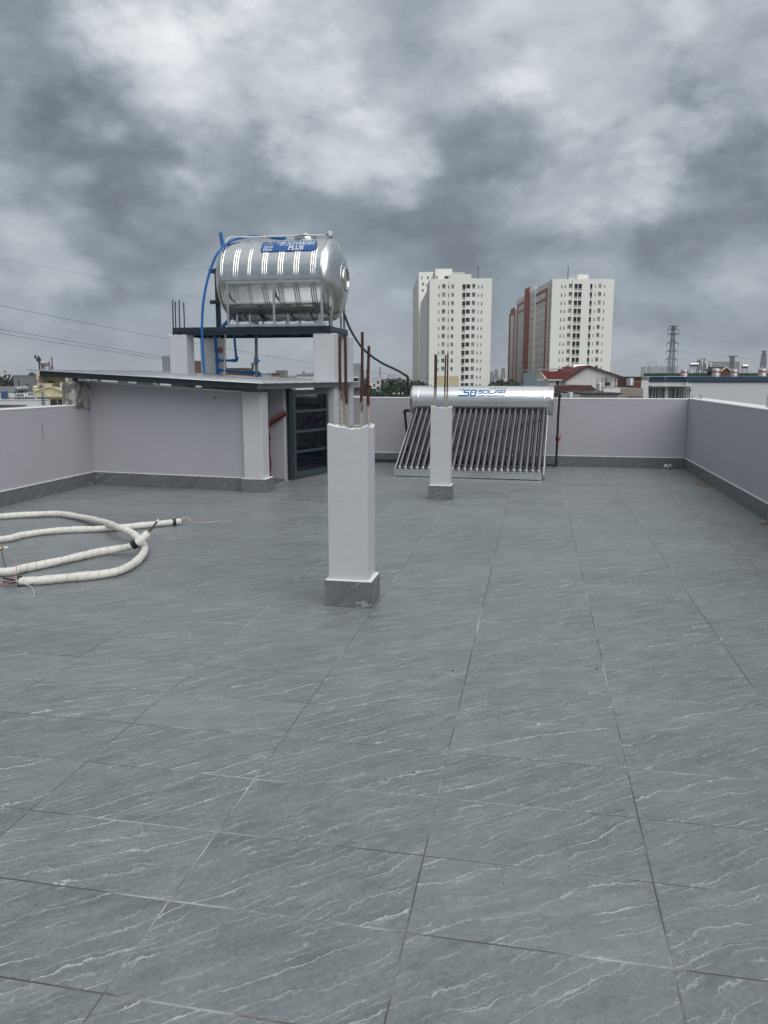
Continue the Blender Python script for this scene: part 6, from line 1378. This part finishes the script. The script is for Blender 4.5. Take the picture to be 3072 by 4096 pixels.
for cx in (697, 716):
    lp('starter_bar', MB().tube([(q6(cx), -.15, z6(1115)), (q6(cx)-.01, -.15, z6(902))], .022, 6), 'blue_panel', wt)
for cy in (1035, 1085): lp('pipe_clip', MB().box(q6(675), q6(735), -.2, -.16, z6(cy+12), z6(cy)), 'blue_panel', wt)
st_ = site('rooftop_tank', 'round silver tank end with a small solar collector on the white roof at left', 'water tank', 58, QX(285, 58)); q7 = lambda cx: QX(cx, 58)-QX(285, 58); z7 = lambda cy: QZ(cy, 58)
lp('tank', MB().lathe((q7(290), -.3, z7(858)), (.35,1,0), [(0,.01),(.02,.12),(.06,.18),(.12,.225),(.9,.225)], 24), 'tank_steel', st_, True)
m = MB(); [m.bar((q7(v), y, z7(1035)), (q7(v), y, z7(880)), .03, .03, (0,1,0)) for v in (235, 350) for y in (-.1, .5)]; m.box(q7(225), q7(355), -.2, .6, z7(915), z7(905)); lp('stand', m, 'pylon_steel', st_)
cl_ = site('rooftop_collector', 'small solar collector below the round tank end at the left', 'solar heater', 54, QX(300, 54)); q8 = lambda cx: QX(cx, 54)-QX(300, 54); z8 = lambda cy: QZ(cy, 54)
lp('tank', MB().lathe((q8(258), 0, z8(945)), (1,0,0), [(0,.02),(.01,.09),(q8(352)-q8(258),.09),(q8(352)-q8(258)+.01,.02)], 16), 'tank_steel', cl_, True); lp('panel', MB().add([(q8(150), -.5, z8(1035)), (q8(215), -.5, z8(1035)), (q8(300), .1, z8(955)), (q8(245), .1, z8(955))], [(0,1,2,3)]), 'house_grey', cl_)
m = MB(); [m.bar((q8(v), .1, z8(1040)), (q8(v), .1, z8(960)), .02, .02, (0,1,0)) for v in (265, 300, 345)]; lp('stand', m, 'pylon_steel', cl_)
ds = site('satellite_dish', 'white satellite dish beside the small roof tank', 'dish', 60, QX(400, 60)); lp('dish', MB().lathe((0, 0, QZ(945, 60)), (.4,-1,.35), [(0,.0),(-.0,.05),(.03,.11),(.07,.15),(.072,.15),(.04,.11),(.012,.05),(.011,.0)], 20), 'house_white', ds, True); lp('pole', MB().tube([(0, .05, QZ(1010, 60)), (0, .03, QZ(950, 60))], .012, 6), 'pylon_steel', ds)
wp_ = site('roof_water_heater', 'white horizontal heater tank lying right of the satellite dish', 'water tank', 62, QX(470, 62)); lp('tank', MB().lathe((QX(405, 62)-QX(470, 62), 0, QZ(978, 62)), (1,0,0), [(0,.02),(.01,.06),(QX(532, 62)-QX(405, 62),.06),(QX(532, 62)-QX(405, 62)+.01,.02)], 14), 'house_white', wp_, True)
single('thin_roof_pole', MB().tube([tuple(pD(303*.2411, 1350+700*.2411, 57)), tuple(pD(325*.2411, 1350+890*.2411, 57))], .035, 6), 'wire_dark', 'leaning dark pole above the round tank end at left', 'pole', tuple(pD(325*.2411, 1560, 57)))

# ---- between the stand pillars and the left tower
def blockhouse(name, label, D_, px0, px1, py, m_, dep=8, roof=None, floors=0, py_base=1560, wm='window_dark', cat='building'):
    pc_ = (px0+px1)/2; t = site(name, label, cat, D_, lt(pc_, D_)); c = lt(pc_, D_); x0, x1 = lt(px0, D_)-c, lt(px1, D_)-c; zt = zz(py, D_, pc_)
    lp('wall', MB().box(x0, x1, 0, dep, GROUND, zt), m_, t)
    if roof: lp('roof', MB().box(x0-.1, x1+.1, -.15, dep+.1, zt+.003, zt+.25*max(1, D_/200)), roof, t)
    if floors:
        fh_ = (zt-zz(py_base, D_, pc_))/floors; nw_ = max(2, int((px1-px0)/9))
        for f in range(floors):
            for k in range(nw_):
                u = x0+(x1-x0)*(k+.5)/nw_; w_ = (x1-x0)/nw_*.28
                lp('window', MB().box(u-w_, u+w_, -.12*max(1, D_/300), -.003, zt-(f+.75)*fh_, zt-(f+.3)*fh_), wm, t)
    return t
t = blockhouse('far_highrise', 'pale far highrise with rows of windows left of the left front pillar', 1500, 651, 684, 1428, 'far_concrete', 20, 'far_concrete', 8, 1490)
lp('roof_room', MB().box(0, 6, 3, 9, zz(1428, 1500), zz(1420, 1500, 670)), 'far_concrete', t)
br_ = site('brown_roof_house', 'house with a brown tiled roof seen between the two left pillars', 'house', 100, lt(785, 100)); cur_thing = br_; c_ = lt(785, 100); xl, xr = lt(700, 100)-c_, lt(830, 100)-c_
lp('wall', MB().box(xl, xr, .2, 8, GROUND, zz(1492, 100, 785)), 'house_cream', br_); slope('roof_slope', (xl, 0, zz(1490, 100, 785)), (xr, 0, zz(1492, 100, 785)), (xr, 4, zz(1446, 104, 785)), (xl, 4, zz(1440, 104, 785)), 'roof_tile_brown', 9)
blockhouse('brown_flat_house', 'long low brown building seen under the platform behind the blue pipe', 110, 881, 986, 1472, 'roof_tile_brown', 6)
blockhouse('glass_front_house', 'pale green glass fronted low building right of the grey pipe', 120, 1002, 1068, 1494, 'light_blue_wall', 6, 'house_white')
blockhouse('pink_shop', 'low pink-red building under the platform', 125, 1070, 1098, 1499, 'cloth_pink', 6, 'old_dark_roof')
blockhouse('far_highrise', 'grey mid-rise block with many windows under the platform centre', 600, 1103, 1138, 1485, 'house_grey', 20, 'house_grey', 5, 1512, 'window_grey')
blockhouse('far_lowrise', 'faint pale low block right of the grey mid-rise', 900, 1152, 1186, 1502, 'far_concrete', 20)
t = blockhouse('white_roof_house', 'white flat roofed house with rooftop units beside the right front pillar', 140, 1188, 1256, 1503, 'house_white', 9, 'house_grey')
for k, (a, b, c) in enumerate(((1204,1210,1486),(1212,1219,1489),(1228,1233,1492),(1236,1240,1490),(1246,1251,1489))): lp('roof_unit', MB().box(lt(a, 140)-lt(1222, 140), lt(b, 140)-lt(1222, 140), 2, 2.6, zz(1503, 140, 1222)+.3, zz(c, 140, 1222)), 'house_grey', t)
cm = site('cell_antenna_mast', 'distant cell mast with panels left of the grey drain pipe', 'antenna', 300, lt(1012, 300)); m = MB().tube([(0, 0, GROUND), (0, 0, zz(1450, 300, 1012))], .25, 6); lp('mast', m, 'pylon_steel', cm); m = MB(); [m.bar((s*.35, -.1, zz(1452+8*k, 300, 1012)), (s*.4, -.1, zz(1458+8*k, 300, 1012)), .3, .2, (0,1,0)) for s in (-1, 1) for k in range(3)]; lp('antenna', m, 'pylon_steel', cm)
t = blockhouse('grey_concrete_building', 'bare grey concrete building right of the tank stand', 85, 1392, 1442, 1454, 'far_concrete', 8)
lp('canopy', MB().box(lt(1400, 85)-lt(1417, 85), lt(1434, 85)-lt(1417, 85), -1.2, -.01, zz(1512, 85, 1417), zz(1507, 85, 1417)), 'house_white', t); lp('loggia', MB().box(lt(1402, 85)-lt(1417, 85), lt(1430, 85)-lt(1417, 85), -.05, -.003, zz(1528, 85, 1417), zz(1512, 85, 1417)), 'balcony_dark', t); lp('terrace_wall', MB().box(lt(1400, 84)-lt(1417, 85), lt(1450, 84)-lt(1417, 85), -2, -1.8, GROUND, zz(1582, 84, 1417)), 'house_white', t); lp('lower_roof', MB().box(lt(1400, 84)-lt(1417, 85), lt(1450, 84)-lt(1417, 85), -1.7, -.06, zz(1550, 84, 1417), zz(1545, 84, 1417)), 'house_grey', t)
lm = site('lattice_mast', 'slim dark lattice mast right of the grey concrete building', 'mast', 90, lt(1460, 90)); m = MB(); za_, zb_ = GROUND, zz(1478, 90, 1460)
for s in (-1, 1): m.bar((s*.16, 0, za_), (s*.16, 0, zb_), .05, .05, (0,1,0))
for k in range(30): z = za_+(zb_-za_)*k/30; z2 = za_+(zb_-za_)*(k+1)/30; s = 1 if k % 2 else -1; m.bar((-s*.16, 0, z), (s*.16, 0, z2), .035, .035)
lp('mast', m, 'pylon_steel', lm)
t = blockhouse('white_pink_house', 'white house with pinkish panels among the trees', 210, 1478, 1523, 1523, 'house_white', 10, 'house_white')
for a, b, c, d in ((1509, 1517, 1535, 1524), (1493, 1501, 1546, 1535)): lp('panel', MB().box(lt(a, 210)-lt(1500.5, 210), lt(b, 210)-lt(1500.5, 210), -.1, -.004, zz(d+11, 210, 1500), zz(d, 210, 1500)), 'house_brick', t)
blockhouse('white_low_house', 'white low roof among the trees right of the pink panelled house', 230, 1525, 1568, 1531, 'house_white', 10, 'house_white')
single('radio_mast', MB().tube([tuple(pD(1520, 1508, 800)), tuple(pD(1520, 1469, 800))], .5, 6), 'pylon_steel', 'lone radio mast on the horizon above the trees', 'mast', tuple(pD(1520, 1508, 800)))
for k, px in enumerate((1575, 1596, 1611)):
    vtank(['left of three small silver tanks beyond the back wall', 'middle one of three small silver tanks beyond the back wall', 'right of three small silver tanks beyond the back wall'][k], 60, px, 1570, 1578, .07, 'three small tanks beyond the back wall')
# far skyline
for k, (a, b, py, lb) in enumerate(((2576,2590,1466,'leftmost narrow far grey tower under construction'),(2599,2622,1466,'second far grey tower under the crane'),(2623,2648,1465,'third far grey tower left of the tall pylon'),(2650,2672,1466,'far grey tower behind the tall pylon'),(2690,2712,1464,'far grey tower right of the tall pylon foot'))):
    blockhouse('far_highrise', lb, 3000, a, b, py, 'far_concrete', 40)
t = blockhouse('far_highrise', 'wide far grey apartment slab behind the banded tanks', 1600, 2852, 2956, 1446, 'far_concrete', 30, None, 6, 1500, 'window_grey')
for px, py, s, lb in ((2593, 1455, 10, 'left far tower crane over the grey towers'), (2622, 1451, 24, 'right far tower crane with the long jib')):
    t = site('tower_crane', lb, 'crane', 3000, lt(px, 3000)); z = zz(py, 3000, px); lp('mast', MB().box(-1.2, 1.2, 0, 2.4, GROUND, z), 'far_concrete', t); lp('jib', MB().box(-s*1.0, s*.35, 0, 1.5, z+.01, z+1.6), 'far_concrete', t)
for k, (a, b, py) in enumerate(((1550,1564,1498),(1567,1572,1502),(1574,1582,1499))): blockhouse('far_highrise', ['leftmost faint high block on the horizon over the trees', 'middle faint high block on the horizon over the trees', 'right faint high block on the horizon over the trees'][k], 3500, a, b, py, 'far_concrete', 30)

# ---- low far houses and woods
rnd = random.Random(3); m = MB()
for k in range(2600):
    D_ = 330*(10**(rnd.random()*1.15)); l_ = rnd.uniform(-.62, .62)*D_
    p = FW*D_+RT*l_; w_ = rnd.uniform(4, 9)*(1+D_/2500); h = rnd.uniform(4, 9.5)+(rnd.random()**6)*6
    m.box(p.x-w_/2, p.x+w_/2, p.y-w_/2, p.y+w_/2, GROUND-.5, GROUND+h)
structure('far_houses', m, 'far_houses', 'stuff')
def leaf_mass(mb, c, rx, ry, rz, n, s, rn):
    for _ in range(n):
        while True:
            u = Vector((rn.uniform(-1,1), rn.uniform(-1,1), rn.uniform(-1,1)))
            if .25 < u.length < 1: break
        lump = 1+.28*math.sin(u.x*5+c[0])*math.cos(u.y*4+c[1])
        p = Vector((c[0]+u.x*rx*lump, c[1]+u.y*ry*lump, c[2]+u.z*rz*lump))
        a = Vector((rn.gauss(0,1), rn.gauss(0,1), rn.gauss(0,.7))).normalized(); b = a.orthogonal().normalized(); b = Matrix.Rotation(rn.random()*6.28, 3, a) @ b; d = a.cross(b); ss = s*rn.uniform(.5, 1.4)
        mb.add([p-b*ss-d*ss*.5, p+b*ss-d*ss*.7, p+b*ss*.8+d*ss*.6, p-b*ss*.7+d*ss*.7], [(0,1,2,3)])
m = MB(); tr = MB(); rn = random.Random(11)
def tree(D_, l_, ht, w_, n, s):
    p = FW*D_+RT*l_
    tr.tube([(p.x, p.y, GROUND), (p.x+rn.uniform(-.3,.3), p.y, GROUND+ht*.55)], [.28, .12], 5)
    for k in range(3): leaf_mass(m, (p.x+rn.uniform(-.45,.45)*w_, p.y+rn.uniform(-.4,.4)*w_, GROUND+ht*(.58+.16*k*rn.uniform(.6,1.2))), w_*.55, w_*.55, ht*.22, n//3, s, rn)
for k in range(150):                      # grove between stand and left tower, and behind it
    D_ = rn.uniform(120, 330); px = rn.uniform(1405, 1700); ht = rn.uniform(9.5, 13.0); tree(D_, lt(px, D_), min(ht, 13.4), rn.uniform(4, 7), 330, .16+D_/900)
for k in range(60): D_ = rn.uniform(260, 420); px = rn.uniform(1940, 2080); tree(D_, lt(px, D_), rn.uniform(9, 12.6), rn.uniform(5, 8), 240, .5)
for k in range(50): D_ = rn.uniform(180, 320); px = rn.uniform(-40, 62); tree(D_, lt(px, D_), rn.uniform(11, 14.2), rn.uniform(5, 8), 260, .45)
for k in range(330): D_ = 360*(10**(rn.random()*.7)); px = rn.uniform(-100, 3180); tree(D_, lt(px, D_), rn.uniform(8, 12.5)+(D_/1800)*1.5, rn.uniform(7, 12), 90, .8+D_/1200)
structure('distant_trees', m, 'leaf_dark', 'stuff'); structure('distant_trunks', tr, 'bark', 'stuff')
# ---- the air over the city
mh = bpy.data.materials.new('haze'); mh.use_nodes = True; th_ = mh.node_tree; th_.nodes.clear()
ho = N(th_, 'ShaderNodeOutputMaterial'); hv = N(th_, 'ShaderNodeVolumePrincipled'); hv.inputs['Color'].default_value = (.86, .90, .95, 1); hv.inputs['Density'].default_value = .00018
th_.links.new(hv.outputs[0], ho.inputs['Volume']); MATS['haze'] = mh
structure('haze', MB().box(-16500, 16500, -6500, 20500, GROUND-1, 75), 'haze', 'stuff')
